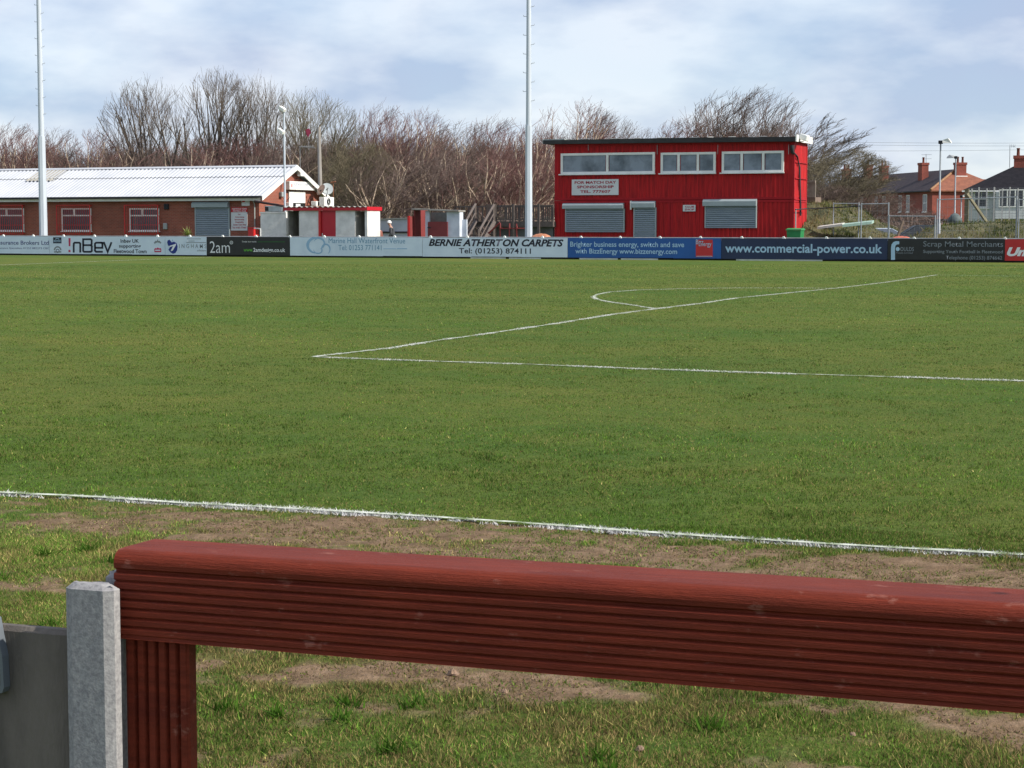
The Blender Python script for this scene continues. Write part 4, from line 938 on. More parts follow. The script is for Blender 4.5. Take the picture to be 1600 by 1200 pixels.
p = atx(520.5, 300, CX + 1.0); mb = MB(); mb.tube([(p.x - .2, p.y + .4, atx(520, 322, CX + 1).z - 1.5), (p.x - .2, p.y + .4, atx(520, 284, CX + 1).z)], .022, 5); mb.tube([(p.x - .35, p.y + .4, atx(520, 285, CX + 1).z), (p.x - .05, p.y + .4, atx(520, 283.5, CX + 1).z)], .035, 5); mb.build('rusty_mast', mat('rust', (.25, .09, .04)), None, label='thin rusty mast with a camera on top behind the air conditioner', cat='mast')

# ================================================================== LONG DUGOUT
YD = 81.4; X = lambda px, Y=YD: at(px, 350, Y).x
M_dug = mat('dugout_red', (.50, .012, .025), (.44, .010, .022), scale=1.5, rough=.45); M_dblock = mat('dark_block', (.33, .31, .28), (.24, .225, .20), scale=3, rough=.95)  # darker block tone for the dugout's left end and inner walls
ZT = at(510, 322.6, YD).z; ZB = at(510, 329, YD).z; DX0, DX1 = X(449), X(574); DY1 = atx(594, 350, DX1).y
dg_ = empty('dugout', ((DX0 + DX1) / 2, YD + .6, 0), 'long white block dugout with a bright red corrugated roof edge', 'dugout')
def corr_flat(mb, x0, x1, y0, y1, z0, z1, pitch=.29, amp=.03):
    n = int((x1 - x0) / pitch * 8); xs = [x0 + (x1 - x0) * i / n for i in range(n + 1)]; vs = []
    for y_, z_ in ((y0, z0), (y1, z1)): vs += [(x_, y_, z_ + amp * math.cos(2 * math.pi * (x_ - x0) / pitch)) for x_ in xs]
    k = len(xs); vs += [(a, b, c - .012) for a, b, c in vs]; fs = [[i, i + 1, k + i + 1, k + i] for i in range(k - 1)]; fs += [[j + 2 * k for j in f[::-1]] for f in fs]; fs += [[i + 2 * k, i + 1 + 2 * k, i + 1, i] for i in range(k - 1)]; mb.add(vs, fs)
mb = MB(); corr_flat(mb, DX0 - .12, DX1 - .05, YD - .15, DY1 + .15, ZT - .01, ZT - .14); rf = mb.build('roof', mat('fibre_sheet', (.42, .40, .38), (.32, .30, .28)), dg_)
mb = MB(); mb.box(DX0 - .14, DX1 + .02, YD - .12, YD - .08, ZB, ZT - .045); mb.box(DX1 + .021, DX1 + .05, YD - .12, DY1 + .12, ZB, ZT - .02); mb.build('fascia_board', M_dug, rf)
mb = MB(); block_wall(mb, DX0, X(451), YD, DY1, 0, ZB - .002); mb.build('end_wall', M_dblock, dg_); 
mb = MB(); block_wall(mb, X(467.5), X(498), YD, YD + .12, 0, ZB - .002); mb.build('front_wall', M_block, dg_); mb = MB(); block_wall(mb, X(524.5), X(555), YD, YD + .12, 0, ZB - .002); mb.build('front_wall', M_block, dg_)
mb = MB(); mb.box(X(498.6), X(502), YD - .07, YD + .06, 0, ZB - .004); mb.build('door_frame', M_redbar, dg_); mb = MB(); mb.box(X(502.2), X(524.2), YD + .02, YD + .05, 0, ZB - .004); d_ = mb.build('door', M_dug, dg_); mb = MB(); mb.box(X(503.3), X(504), YD - .02, YD + .018, .98, 1.12); mb.build('handle', M_white, d_)
mb = MB(); block_wall(mb, DX1 - .14, DX1, YD + .005, DY1, 0, ZB - .002, bl=2); mb.build('end_wall', M_block, dg_); mb = MB(); mb.box(DX0, DX1 - .141, DY1 - .12, DY1 - .001, 0, ZB - .12); mb.build('back_wall', M_dblock, dg_)
mb = MB(); mb.box(X(555.3), X(556.5), YD + .02, DY1 - .13, 0, ZB - .05); mb.build('partition', M_dblock, dg_); mb = MB(); mb.box(X(466.6), X(467.2), YD + .02, DY1 - .13, 0, ZB - .05); mb.build('partition', M_dblock, dg_); mb = MB(); mb.box(DX0 + .4, DX1 - .2, DY1 - .55, DY1 - .13, .42, .47); mb.build('bench', M_white, dg_)
# pale blue sloping sheeted store behind, and a person walking by it
Y = 93; a_, c_ = at(590, 350, Y).x, at(640, 350, Y).x; z0, z1 = at(600, 344, Y).z, at(630, 341.5, Y).z
st = empty('blue_grey_store', ((a_ + c_) / 2, Y, 0), 'pale blue grey sheeted store seen between the two dugouts', 'shed')
mb = MB(); mb.prism([(a_, 0), (c_, 0), (c_, z1), (a_, z0)], Y, Y + 2.4); mb.build('wall', mat('blue_grey_sheet', (.42, .47, .57), (.36, .41, .50), scale=1), st); mb = MB(); mb.box(a_ - .05, c_ + .05, Y - .05, Y - .005, at(610, 362.5, Y).z - .06, at(610, 361, Y).z - .02); mb.build('rubbing_strip', M_gutter, st)
mb = MB(); mb.prism([(a_ - .1, z0 + .005), (c_ + .1, z1 + .005), (c_ + .1, z1 + .06), (a_ - .1, z0 + .06)], Y - .08, Y + 2.5); mb.build('roof', M_fascia, st)

# ================================================================== SECOND DUGOUT (open fronted hut)
Y = YD + .3; sx = lambda px: at(px, 350, Y).x; zt = at(680, 327, Y).z
hut = empty('dugout_hut', (sx(680), Y + .7, 0), 'small open fronted dugout with white posts and a dark red half door', 'dugout')
M_oxide = mat('oxide_red', (.22, .035, .035), (.18, .03, .03), scale=2, rough=.7); M_wpan = mat('grey_white_board', (.62, .66, .74), (.46, .50, .58), scale=2, rough=.8)
mb = MB(); mb.prism([(sx(645.5), zt - .02), (sx(719), zt - .12), (sx(719), zt - .05), (sx(645.5), zt + .05)], Y - .18, Y + .62); mb.build('roof', mat('felt_edge', (.34, .32, .29), (.24, .22, .2)), hut)
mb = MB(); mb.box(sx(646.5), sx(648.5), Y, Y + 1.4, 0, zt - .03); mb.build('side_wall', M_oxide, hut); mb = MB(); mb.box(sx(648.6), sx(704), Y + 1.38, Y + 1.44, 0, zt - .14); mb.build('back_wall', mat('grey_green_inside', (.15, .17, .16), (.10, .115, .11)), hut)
mb = MB(); mb.box(sx(664.5), sx(671), Y, Y + .12, 0, zt - .07); mb.build('post', M_wpan, hut); mb = MB(); mb.box(sx(698), sx(718), Y, Y + .10, 0, zt - .125); mb.build('front_panel', M_wpan, hut); mb = MB(); mb.box(sx(717.3), sx(718), Y + .101, Y + .42, 0, zt - .13); mb.build('side_wall', M_wpan, hut)
mb = MB(); mb.box(sx(718.1), sx(725), Y + .3, Y + .4, 0, at(721, 343, Y).z); mb.build('wing_panel', M_wpan, hut); mb = MB(); mb.box(sx(671.2), sx(697.8), Y - .001, Y + .05, .0, .55); mb.build('sill_panel', M_wpan, hut)
Z0, Z1 = .56, at(685, 346.5, Y).z; mb = MB(); mb.box(sx(669.3), sx(700), Y - .06, Y - .011, Z0 - .3, Z1); hd = mb.build('half_door', M_oxide, hut); mb = MB(); mb.box(sx(669), sx(674), Y - .085, Y - .061, Z1 - .3, Z1 - .25); mb.box(sx(699), sx(703), Y - .085, Y - .061, Z0 + .3, Z0 + .37); mb.build('hinge', M_gutter, hd)
mb = MB(); mb.box(sx(650), sx(663), Y + .9, Y + 1.3, .4, .46); mb.build('bench', M_gutter, hut)
px0, px1 = at(636.5, 350, Y - .5).x, sx(646.3); rp = empty('red_screen', ((px0 + px1) / 2, Y, 0), 'bright red upright screen against the open side of the small dugout', 'screen'); z_ = at(642, 337.5, Y).z
mb = MB(); mb.box(px0, px0 + .10, Y - .5, Y - .42, 0, z_); mb.build('post', M_redbar, rp); mb = MB(); mb.add([(px0 + .1, Y - .46, 0), (px1, Y + .1, 0), (px1, Y + .1, z_ + .02), (px0 + .1, Y - .46, z_ - .05), (px0 + .1, Y - .42, 0), (px1, Y + .14, 0), (px1, Y + .14, z_ + .02), (px0 + .1, Y - .42, z_ - .05)], [(0, 1, 2, 3), (7, 6, 5, 4), (3, 2, 6, 7), (1, 5, 6, 2), (0, 3, 7, 4)]); mb.build('panel', M_oxide, rp)

# ================================================================== TIMBER STAIR AND DECK
M_tim = mat('weathered_timber', (.13, .105, .095), (.075, .062, .058), scale=4, rough=.9, stretch=(4, 4, 1)); M_tim2 = mat('brown_timber', (.21, .15, .12), (.13, .095, .075), scale=4, rough=.9, stretch=(4, 4, 1))
YS = 84.0; q = lambda px, py, Yq=YS: at(px, py, Yq)
fs_ = at(800, 346, 86.2).z; deck = empty('timber_deck', (q(815, 350).x, 86.5, 0), 'raised dark timber deck with closely spaced railings beside the red building', 'deck')
mb = MB(); mb.box(q(741, 350, 86).x, q(864, 350, 86).x, 86, 89.5, fs_ - .26, fs_); mb.build('deck_floor', M_tim, deck)
zr_ = at(800, 320.5, 86).z; mb = MB(); x0_, x1_ = q(773, 330, 86).x, q(864, 330, 86).x; mb.box(x0_, x1_, 86.02, 86.09, zr_ - .07, zr_); mb.box(x0_, x1_, 86.03, 86.08, fs_ + .07, fs_ + .13)
n = 30
for i in range(n + 1): xx = x0_ + (x1_ - x0_) * i / n; mb.box(xx - .022, xx + .022, 86.035, 86.075, fs_ + .131, zr_ - .071)
mb.build('front_railing', M_tim, deck)
mb = MB(); x0b, x1b = q(712, 330, 89.5).x, q(864, 330, 89.5).x; mb.box(x0b, x1b, 89.4, 89.46, zr_ - .07, zr_)
for i in range(22): xx = x0b + (x1b - x0b) * i / 21; mb.box(xx - .03, xx + .03, 89.41, 89.45, .1, zr_ - .071)
mb.build('back_railing', M_tim, deck)
for px in (773.5, 802, 842): xx = q(px, 330, 86).x; mb = MB(); mb.box(xx - .06, xx + .06, 85.93, 86.01, 0, zr_ + .06); mb.build('post', M_tim, deck)
xa_, xb_ = q(744, 330, 86).x, q(760, 330, 86).x; mb = MB(); n = 8
for i in range(n): xx = xa_ + (xb_ - xa_) * i / n; mb.box(xx, xx + (xb_ - xa_) / n - .012, 87.2, 87.23, fs_ + .04, at(750, 319, 86).z)
mb.build('boarded_gate', M_tim2, deck)
st_ = empty('timber_steps', (q(745, 350).x, 84.5, 0), 'dark timber steps with sloping handrails leading up to the deck', 'steps')
x0s, x1s = q(727, 360, 83.2).x, q(765, 360, 83.2).x
def stair_side(pxb, pyb, pxt, pyt):
    B = q(pxb, pyb, 83.0); Tt = q(pxt, pyt, 85.9); mb = MB(); d = (Tt - B)
    for off, th in ((0, .05),): mb.tube([B, Tt], .07, 4, smooth=False)
    mb.tube([(B.x, B.y, 0), (B.x, B.y, B.z + .12)], .065, 4, smooth=False); mb.tube([(Tt.x, Tt.y, 0), (Tt.x, Tt.y, Tt.z + .05)], .065, 4, smooth=False)
    lo = Vector((0, 0, -.85)); mb.tube([B + lo, Tt + lo], .12, 4, smooth=False); mb.tube([B + lo * .5, Tt + lo * .5], .035, 4, smooth=False); mb.build('handrail', M_tim, st_)
    return B, Tt
b1, t1 = stair_side(718.5, 362, 742.5, 319); b2, t2 = stair_side(748, 362, 771.5, 320)
for i in range(8):
    f_ = i / 7; y_ = b1.y + (t1.y - b1.y) * f_; z_ = .12 + (fs_ - .12) * f_; xL = b1.x + (t1.x - b1.x) * f_; xR = b2.x + (t2.x - b2.x) * f_; mb = MB(); mb.box(xL, xR, y_, y_ + .34, z_ - .04, z_); mb.build('tread', M_tim, st_)
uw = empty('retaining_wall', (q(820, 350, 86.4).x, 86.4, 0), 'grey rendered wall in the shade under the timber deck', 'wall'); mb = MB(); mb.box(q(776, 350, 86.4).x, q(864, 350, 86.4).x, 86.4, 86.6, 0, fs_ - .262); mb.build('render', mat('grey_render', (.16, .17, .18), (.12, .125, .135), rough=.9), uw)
rr_ = empty('red_barrier', (q(800, 360, 84.6).x, 84.6, 0), 'low red tubular barrier standing in front of the grey wall under the deck', 'barrier')
for px in (781.5, 796, 807.5): xx = q(px, 355, 84.6).x; mb = MB(); mb.tube([(xx, 84.6, 0), (xx, 84.6, at(px, 349 if px < 800 else 353, 84.6).z)], .04, 6); mb.build('post', M_oxide, rr_)
mb = MB(); mb.tube([at(780, 357, 84.6), at(822, 357, 84.6)], .035, 6); mb.tube([at(807, 349.5, 84.6), at(807, 366, 84.6)], .035, 6); mb.tube([at(762, 366, 84.6), at(781, 348, 84.6)], .045, 6); mb.build('rail', M_oxide, rr_)
# folded orange sheeting on the rail beside the pole; blue-grey oddments
def heap(px0, px1, pyt, Y, m, label, cat, name, seed=1, zb=0.9, d=.5):
    r_ = random.Random(seed); x0, x1 = at(px0, 368, Y).x, at(px1, 368, Y).x; zt = at((px0 + px1) / 2, pyt, Y).z; n = 14; vs = []; fs = []
    for j in range(7):
        v = j / 6
        for i in range(n + 1):
            u = i / n; hgt = zb + (zt - zb) * (math.sin(math.pi * min(1, max(0, u))) ** .35) * (math.sin(math.pi * v) ** .4) * r_.uniform(.86, 1.0); vs.append((x0 + (x1 - x0) * u, Y + d * v + r_.uniform(-.01, .01), max(zb, hgt)))
    for j in range(6):
        for i in range(n): a = j * (n + 1) + i; fs.append([a, a + 1, a + n + 2, a + n + 1])
    mb = MB(); mb.add(vs, fs, True); mb.box(x0 + .03, x1 - .03, Y + .02, Y + d - .02, 0, zb + .004); return mb.build(name, m, None, label=label, cat=cat)
M_orange = mat('orange_sheet', (.52, .22, .12), (.36, .14, .07), scale=8, rough=.6)
heap(829, 856, 364.5, 79.8, M_orange, 'crumpled orange sheeting just right of the middle floodlight pole', 'sheeting', 'orange_sheeting', 3, .93)
heap(1392, 1420.5, 368.4, 79.2, mat('faded_red_cover', (.50, .13, .08), (.40, .10, .06), scale=4), 'low faded red cover showing above the black scrap metal board', 'cover', 'red_cover', 5, .92)

# ================================================================== RED TWO STOREY BUILDING (stacked steel containers)
YR = 86.4; rx = lambda px: at(px, 300, YR).x; rz = lambda px, py: at(px, py, YR).z
M_red = mat('container_red', (.46, .015, .018), (.22, .010, .013), scale=2.6, rough=.6, spec=.2, stretch=(5, 5, .35), lo=.3, hi=.6, detail=8)
M_redtrim = mat('container_trim', (.38, .011, .017), (.30, .009, .014), scale=2, rough=.55, spec=.2)
RX0, RX1 = rx(866.6), rx(1241); RYB = YR + 2.44
zj = rz(1050, 312.5); ztp = rz(1050, 222.5)
rb = empty('red_building', ((RX0 + RX1) / 2, YR + 1.2, 0), 'bright red two storey container building with white windows and grey shutters', 'building')
def container(z0, z1, x0, x1, y0=YR, fr=.11, name='container'):
    mb = MB(); corr_sheet(mb, x0 + fr, x1 - fr, z0 + fr, z1 - fr, y0 + .014, pitch=.21, depth=.03); corr_sheet_x(mb, y0 + fr, RYB - fr, z0 + fr, z1 - fr, x1 - .014, pitch=.26, depth=.036)
    mb.box(x0 + .02, x1 - .06, y0 + .09, RYB - .02, z0 + .03, z1 - .03); o = mb.build('wall', M_red, rb)
    mb = MB(); h = fr
    for yy in (y0, RYB - h): mb.box(x0 + h, x1 - h, yy, yy + h, z0, z0 + h); mb.box(x0 + h, x1 - h, yy, yy + h, z1 - h, z1); 
    for xx in (x0, x1 - h): mb.box(xx, xx + h, y0 + h, RYB - h, z0, z0 + h); mb.box(xx, xx + h, y0 + h, RYB - h, z1 - h, z1)
    for xx in (x0, x1 - h):
        for yy in (y0, RYB - h): mb.box(xx, xx + h, yy, yy + h, z0, z1)
    for xx in (x0 - .012, x1 - h - .03):
        for zz in (z0 - .004, z1 - .12): mb.box(xx, xx + h + .04, y0 - .012, y0 + h + .03, zz, zz + .124)
    mb.build('corner_frame', M_redtrim, o)
xm_ = rx(1047.5)
container(.03, zj - .012, RX0, xm_ - .01); container(.03, zj - .012, xm_ + .01, RX1); container(zj + .012, ztp, RX0, RX1)
mb = MB(); mb.box(RX0 + .02, RX1 - .02, YR - .03, YR + .05, ztp + .004, rz(1050, 219) , ); mb.build('top_rail', M_redtrim, rb)
M_felt = mat('roof_felt', (.035, .037, .04), (.02, .02, .022), scale=3, rough=.8)
zl, zr2 = rz(855, 224.5), rz(1245, 220.5); ztl, ztr = rz(855, 219.5), rz(1245, 214)
mb = MB(); xl_, xr_ = rx(852), rx(1244.5); mb.prism([(xl_, zl - .03), (xr_, zr2 - .02), (xr_, ztr), (xl_ + (xr_ - xl_) * .6, (ztl * .4 + ztr * .6) + .03), (xl_, ztl)], YR - .30, RYB + .25); rf = mb.build('roof', M_felt, rb)
mb = MB(); mb.box(xr_ + .002, xr_ + .06, YR - .32, RYB + .3, zr2 - .03, ztr + .10); mb.build('barge_board', M_white, rf)
mb = MB(); mb.box(xl_ - .03, xl_ - .002, YR - .3, RYB + .25, zl - .02, ztl + .06); mb.box(xl_, xl_ + 1.1, YR - .27, YR + .4, ztl + .001, ztl + .05); mb.build('lead_edge', mat('lead', (.36, .40, .40), (.25, .28, .28)), rf)
r_ = random.Random(2)
for i in range(9): xx = xl_ + .8 + i * 1.25 + r_.uniform(-.3, .3); zz = ztl + (ztr - ztl) * (xx - xl_) / (xr_ - xl_) + .015; mb = MB(); mb.tube([(xx, YR - .2 + r_.uniform(0, .2), zz + .03), (xx + r_.uniform(.2, .5), YR + .1, zz + .035)], .02, 5); mb.build('roof_batten', M_rail, rf)
# window sets
def wset(px0, px1, t, b_, mulls, w=.11):
    Xa, Xb = rx(px0), rx(px1); pm = (px0 + px1) / 2; Z0, Z1 = rz(pm, b_), rz(pm, t); mb = MB()
    frame_rect(mb, Xa, Xb, Z0, Z1, w, YR - .06, YR + .02, [rx(m_) for m_ in mulls]); o = mb.build('window', M_white, rb)
    mb = MB(); mb.box(Xa - .09, Xb + .04, YR - .13, YR - .062, Z0 - .045, Z0 + .006); mb.build('sill', M_white, o)
    ed = [Xa] + [rx(m_) for m_ in mulls] + [Xb]
    for i in range(len(ed) - 1): mb = MB(); mb.box(ed[i] + w * .9, ed[i + 1] - w * .9, YR - .02, YR - .012, Z0 + w * .9, Z1 - w * .9); mb.build('pane', M_pane, o)
def pane_material():
    m = mat('window_pane', (.20, .245, .30), (.06, .085, .11), scale=.9, rough=.12, spec=.5, lo=.35, hi=.6); return m
M_pane = pane_material()
wset(876.6, 1023.2, 238.8, 271.6, [949.2]); wset(1032.5, 1118.2, 238, 270.6, [1060.3, 1090.4]); wset(1127.8, 1224.4, 236.2, 269.6, [1158.8, 1192.3])
for px in (919, 1026.5, 1121, 1231.5): mb = MB(); xx = rx(px); mb.box(xx - .012, xx + .012, YR - .012, YR - .002, rz(px, 241 if px > 1000 else 235), rz(px, 226)); mb.build('cover_strip', M_rail, rb)
shutter(rb, YR - .02, 880.8, 975.4, 317.4, 326, 884, 976.6, rz(930, 361), M_shut); shutter(rb, YR - .02, 988, 1024.8, 314.2, 324.4, 990.7, 1026, -.0, M_shut); shutter(rb, YR - .02, 1099.6, 1182.8, 311.2, 321.8, 1101.8, 1182.6, rz(1140, 354.5), M_shut)
P = at(987.3, 321, YR); mb = MB(); mb.box(P.x - .04, P.x + .03, YR - .16, YR - .03, P.z - .2, P.z + .22); mb.build('alarm_box', M_white, rb)
sign(YR - .0, 893.8, 966.8, 280.2, 304.8, M_signw, 'white sign with three crimson lines about match day sponsorship on the red wall', [('FOR MATCH DAY', 897.8, 962.8, 282.8, 287.2, M_crim, .032), ('SPONSORSHIP', 901.5, 959, 289.8, 294.2, M_crim, .032), ('TEL. 777607', 906.5, 954, 297, 301.4, M_crim, .032)], gap=.012)
sign(YR - .0, 1067.4, 1087, 320.2, 330.2, M_signw, 'small white club shop sign with crimson letters beside the widest shutter', [('CLUB', 1070.4, 1084.6, 321.6, 324.6, M_crim, .032), ('SHOP', 1070, 1084.8, 325.8, 328.8, M_crim, .032)], name='club_shop_sign', gap=.012)
# roof corner floodlight, drain pipe
P = at(1257, 215, YR + .2); fl = empty('floodlight', tuple(P), 'white floodlight on the roof corner of the red building', 'floodlight'); mb = MB(Matrix.Translation(P) @ Matrix.Rotation(.3, 4, 'Y') @ Matrix.Rotation(-.3, 4, 'Z')); mb.box(-.22, .2, -.14, .14, -.14, .14, .03); mb.build('housing', M_white, fl); mb = MB(); mb.tube([(P.x - .35, P.y, P.z - .2), (P.x - .05, P.y, P.z - .18), (P.x, P.y, P.z)], .02, 5); mb.build('bracket', M_gutter, fl)
mb = MB(); sxp = RX1 + .05
pts = [(RX1 - .1, YR - .06, rz(1236, 227)), (RX1 - .1, YR - .06, rz(1240, 238)), (RX1 + .05, YR + .3, atx(1247, 245, sxp).z), (RX1 + .05, YR + .75, atx(1249, 262, sxp).z), (RX1 + .05, YR + .9, atx(1252, 300, sxp).z), (RX1 + .05, YR + 1.05, atx(1253, 337, sxp).z)]
mb.tube(pts, [.11, .09, .045, .045, .045, .045], 8); mb.build('drain_hose', M_gutter, rb)
mb = MB()
for py in (254, 279, 312): zz = atx(1250, py, sxp).z; mb.box(RX1 + .0, RX1 + .035, YR + .12, RYB - .1, zz - .02, zz + .02)
mb.build('lashing_strip', M_redtrim, rb)
mb = MB(); pz = at(1243, 360, YR - .3); mb.tube([(pz.x, YR - .3, 0), (pz.x, YR - .3, at(1243, 326, YR - .3).z)], .028, 6); mb.build('thin_post', M_fascia, None, label='thin pale post in front of the right corner of the red building', cat='post')
# green bin
X0, X1 = at(1229, 365, 83).x, at(1251, 365, 83).x; Z1 = at(1240, 360, 83).z; gb = empty('green_bin', ((X0 + X1) / 2, 83.3, 0), 'green bin with a lid at the right corner of the red building', 'bin'); M_gb = mat('bin_green', (.02, .22, .07), (.015, .17, .05), rough=.45)
mb = MB(); mb.add([(X0 + .06, 83.05, .05), (X1 - .06, 83.05, .05), (X1 - .06, 83.6, .05), (X0 + .06, 83.6, .05), (X0, 83, Z1), (X1, 83, Z1), (X1, 83.65, Z1), (X0, 83.65, Z1)], [(0, 3, 2, 1), (4, 5, 6, 7), (0, 1, 5, 4), (1, 2, 6, 5), (2, 3, 7, 6), (3, 0, 4, 7)]); mb.build('body', M_gb, gb)
mb = MB(); mb.prismx([(82.95, Z1 + .004), (83.7, Z1 + .004), (83.7, Z1 + .07), (83.4, Z1 + .10), (82.95, Z1 + .05)], X0 - .03, X1 + .03); mb.build('lid', mat('bin_lid', (.03, .30, .10), (.025, .25, .08), rough=.4), gb)
# back landing of the red building
Y = 90.5; X0, X1 = at(1262.5, 300, Y).x, at(1274, 300, Y).x; z0, z1, z2 = at(1268, 316, Y).z, at(1268, 308, Y).z, at(1268, 282, Y).z; ld = empty('timber_landing', ((X0 + X1) / 2, Y, 0), 'small weathered timber landing behind the red building', 'landing')
mb = MB(); mb.box(X0 - 1.5, X1, Y, Y + 1.2, z0, z1); mb.build('platform', M_tim2, ld); mb = MB()
for i in range(5): xx = X0 + (X1 - X0 - .07) * i / 4; mb.box(xx, xx + .07, Y + .02, Y + .08, z1 + .001, z2)
mb.box(X0, X1, Y - .03, Y + .019, z2 - .1, z2); mb.build('railing', mat('pale_timber', (.34, .29, .24), (.25, .21, .17)), ld)
for xx in (X0, X1 - .12): mb = MB(); mb.box(xx, xx + .12, Y + .3, Y + .42, 0, z0 - .001); mb.build('leg', M_tim2, ld)

# ================================================================== BANKS AND ROUGH GROUND BEYOND THE BOARDS
M_bank = mat('rough_grass_bank', (.11, .10, .045), (.035, .040, .016), scale=1.6, rough=.95, detail=9, bump=1.0, bscale=14, lo=.36, hi=.64)
def height_field(name, x0, x1, y0, y1, step, fn, m, label, cat=None):
    xs = np.arange(x0, x1 + step, step); ys = np.arange(y0, y1 + step, step); X_, Y_ = np.meshgrid(xs, ys); Z_ = fn(X_, Y_)
    V = np.stack([X_.ravel(), Y_.ravel(), Z_.ravel()], 1); nx, ny = len(xs), len(ys); id_ = np.arange(nx * ny).reshape(ny, nx)
    Fq = np.stack([id_[:-1, :-1].ravel(), id_[:-1, 1:].ravel(), id_[1:, 1:].ravel(), id_[1:, :-1].ravel()], 1)
    o = link_mesh(name, np_mesh(name, V, Fq, m, True), None, (0, 0, 0)); tag(o, label, cat, kind='structure'); return fn
mound_c = at(1255, 345, 91.5)
def mound(x, y):
    u = x - mound_c.x
    prof_ = np.interp(u, [-9, -3, 0, 1.2, 2.6, 4.5, 7.5, 10], [0, 2.2, 2.65, 2.3, 1.75, .95, .45, -.12])
    return (prof_ + (fbm(x * 1.1, y * 1.1, 4, 5) - .5) * .7) * np.clip((y - 85.2) / 5.0, 0, 1) * np.clip((112 - y) / 14, 0, 1) - .06
height_field('earth_mound', mound_c.x - 9, mound_c.x + 10, 85, 112, .25, mound, M_bank, 'rough grassy earth mound beside the red building', 'mound')
bk = at(1452, 350, 92)
def bank(x, y):
    a = np.clip((x - (bk.x - 2.9)) / 4.2, 0, 1); a = a * a * (3 - 2 * a)
    return 1.62 * a * np.clip((y - 84.5) / 6.0, 0, 1) ** .8 * np.clip((118 - y) / 8, 0, 1) + (fbm(x * .9, y * .9, 14, 5) - .5) * .42 * a - .08
height_field('grass_bank', bk.x - 4, 14, 84, 118, .3, bank, M_bank, 'long rough grass bank below the far houses', 'bank')
# coarse grass growing on both banks
def bank_grass(fn, X0, X1, Y0, Y1, N, seed):
    x = rng.uniform(X0, X1, N); y = Y0 + (Y1 - Y0) * rng.random(N) ** 1.6; z = fn(x, y); ok = (z > .05); x, y, z = x[ok], y[ok], z[ok]; n = len(x)
    pick = fbm(x * .7, y * .7, seed, 4)[:, None] + rng.normal(0, .12, (n, 1)); c = np.where(pick > .56, np.array([[.30, .25, .13]]), np.where(pick > .42, np.array([[.14, .17, .035]]), np.array([[.060, .085, .018]]))) * (.42 + .62 * rng.random((n, 1)))
    V_, C_ = blades(x, y, .07 + .20 * rng.random(n) * (fbm(x * .8, y * .8, seed + 3, 4) > .45), .03 + .03 * rng.random(n), c, .7); V_[:, 2] += np.repeat(z, 3); return V_, C_
va, ca = bank_grass(mound, mound_c.x - 3, mound_c.x + 9, 85.5, 98, 16000, 31); vb_, cb_ = bank_grass(bank, bk.x - 3.6, 12, 84.6, 98, 34000, 51)
o = link_mesh('rough_grass', blade_object('rough_grass', np.concatenate([va, vb_]), np.concatenate([ca, cb_]), M_blade), None, (0, 0, 0)); tag(o, 'straw and green tussocks covering the mound and the bank', 'grass', kind='stuff')

# ================================================================== BARE WINTER TREES
M_bark = {'dark': mat('dark_bark', (.15, .125, .098), (.075, .063, .052), scale=6, rough=.9, stretch=(1, 1, .4)),
          'birch': mat('birch_bark', (.66, .54, .40), (.22, .15, .11), scale=1.3, rough=.8, stretch=(1, 1, .6), lo=.4, hi=.6)}
M_twig = {'grey': mat('grey_twigs', (.17, .135, .105), (.09, .072, .058), scale=.7, rough=.8), 'red': mat('red_twigs', (.26, .125, .110), (.13, .070, .062), scale=.7, rough=.7),
          'olive': mat('olive_twigs', (.19, .16, .095), (.10, .085, .052), scale=.7, rough=.8), 'mix': mat('purple_brown_twigs', (.20, .14, .118), (.105, .076, .064), scale=.7, rough=.8)}
def seg_np(segs, sides):
    A = np.array([s[0] for s in segs], 'f'); B = np.array([s[1] for s in segs], 'f'); ra = np.array([s[2] for s in segs], 'f'); rb_ = np.array([s[3] for s in segs], 'f')
    D = B - A; L = np.linalg.norm(D, axis=1, keepdims=True) + 1e-9; D /= L
    ref = np.where(np.abs(D[:, 2:3]) < .9, np.array([[0, 0, 1.]]), np.array([[1., 0, 0]])); U = np.cross(D, ref); U /= np.linalg.norm(U, axis=1, keepdims=True); W = np.cross(D, U)
    n = len(A); V = np.empty((n, 2, sides, 3), 'f')
    for k in range(sides):
        c, s = math.cos(2 * math.pi * k / sides), math.sin(2 * math.pi * k / sides); off = U * c + W * s
        V[:, 0, k] = A + off * ra[:, None]; V[:, 1, k] = B + off * rb_[:, None]
    base = (np.arange(n) * 2 * sides)[:, None, None]; k = np.arange(sides)
    q = np.stack([k, (k + 1) % sides, (k + 1) % sides + sides, k + sides], 1)[None]
    return V.reshape(-1, 3), (base + q).reshape(-1, 4)
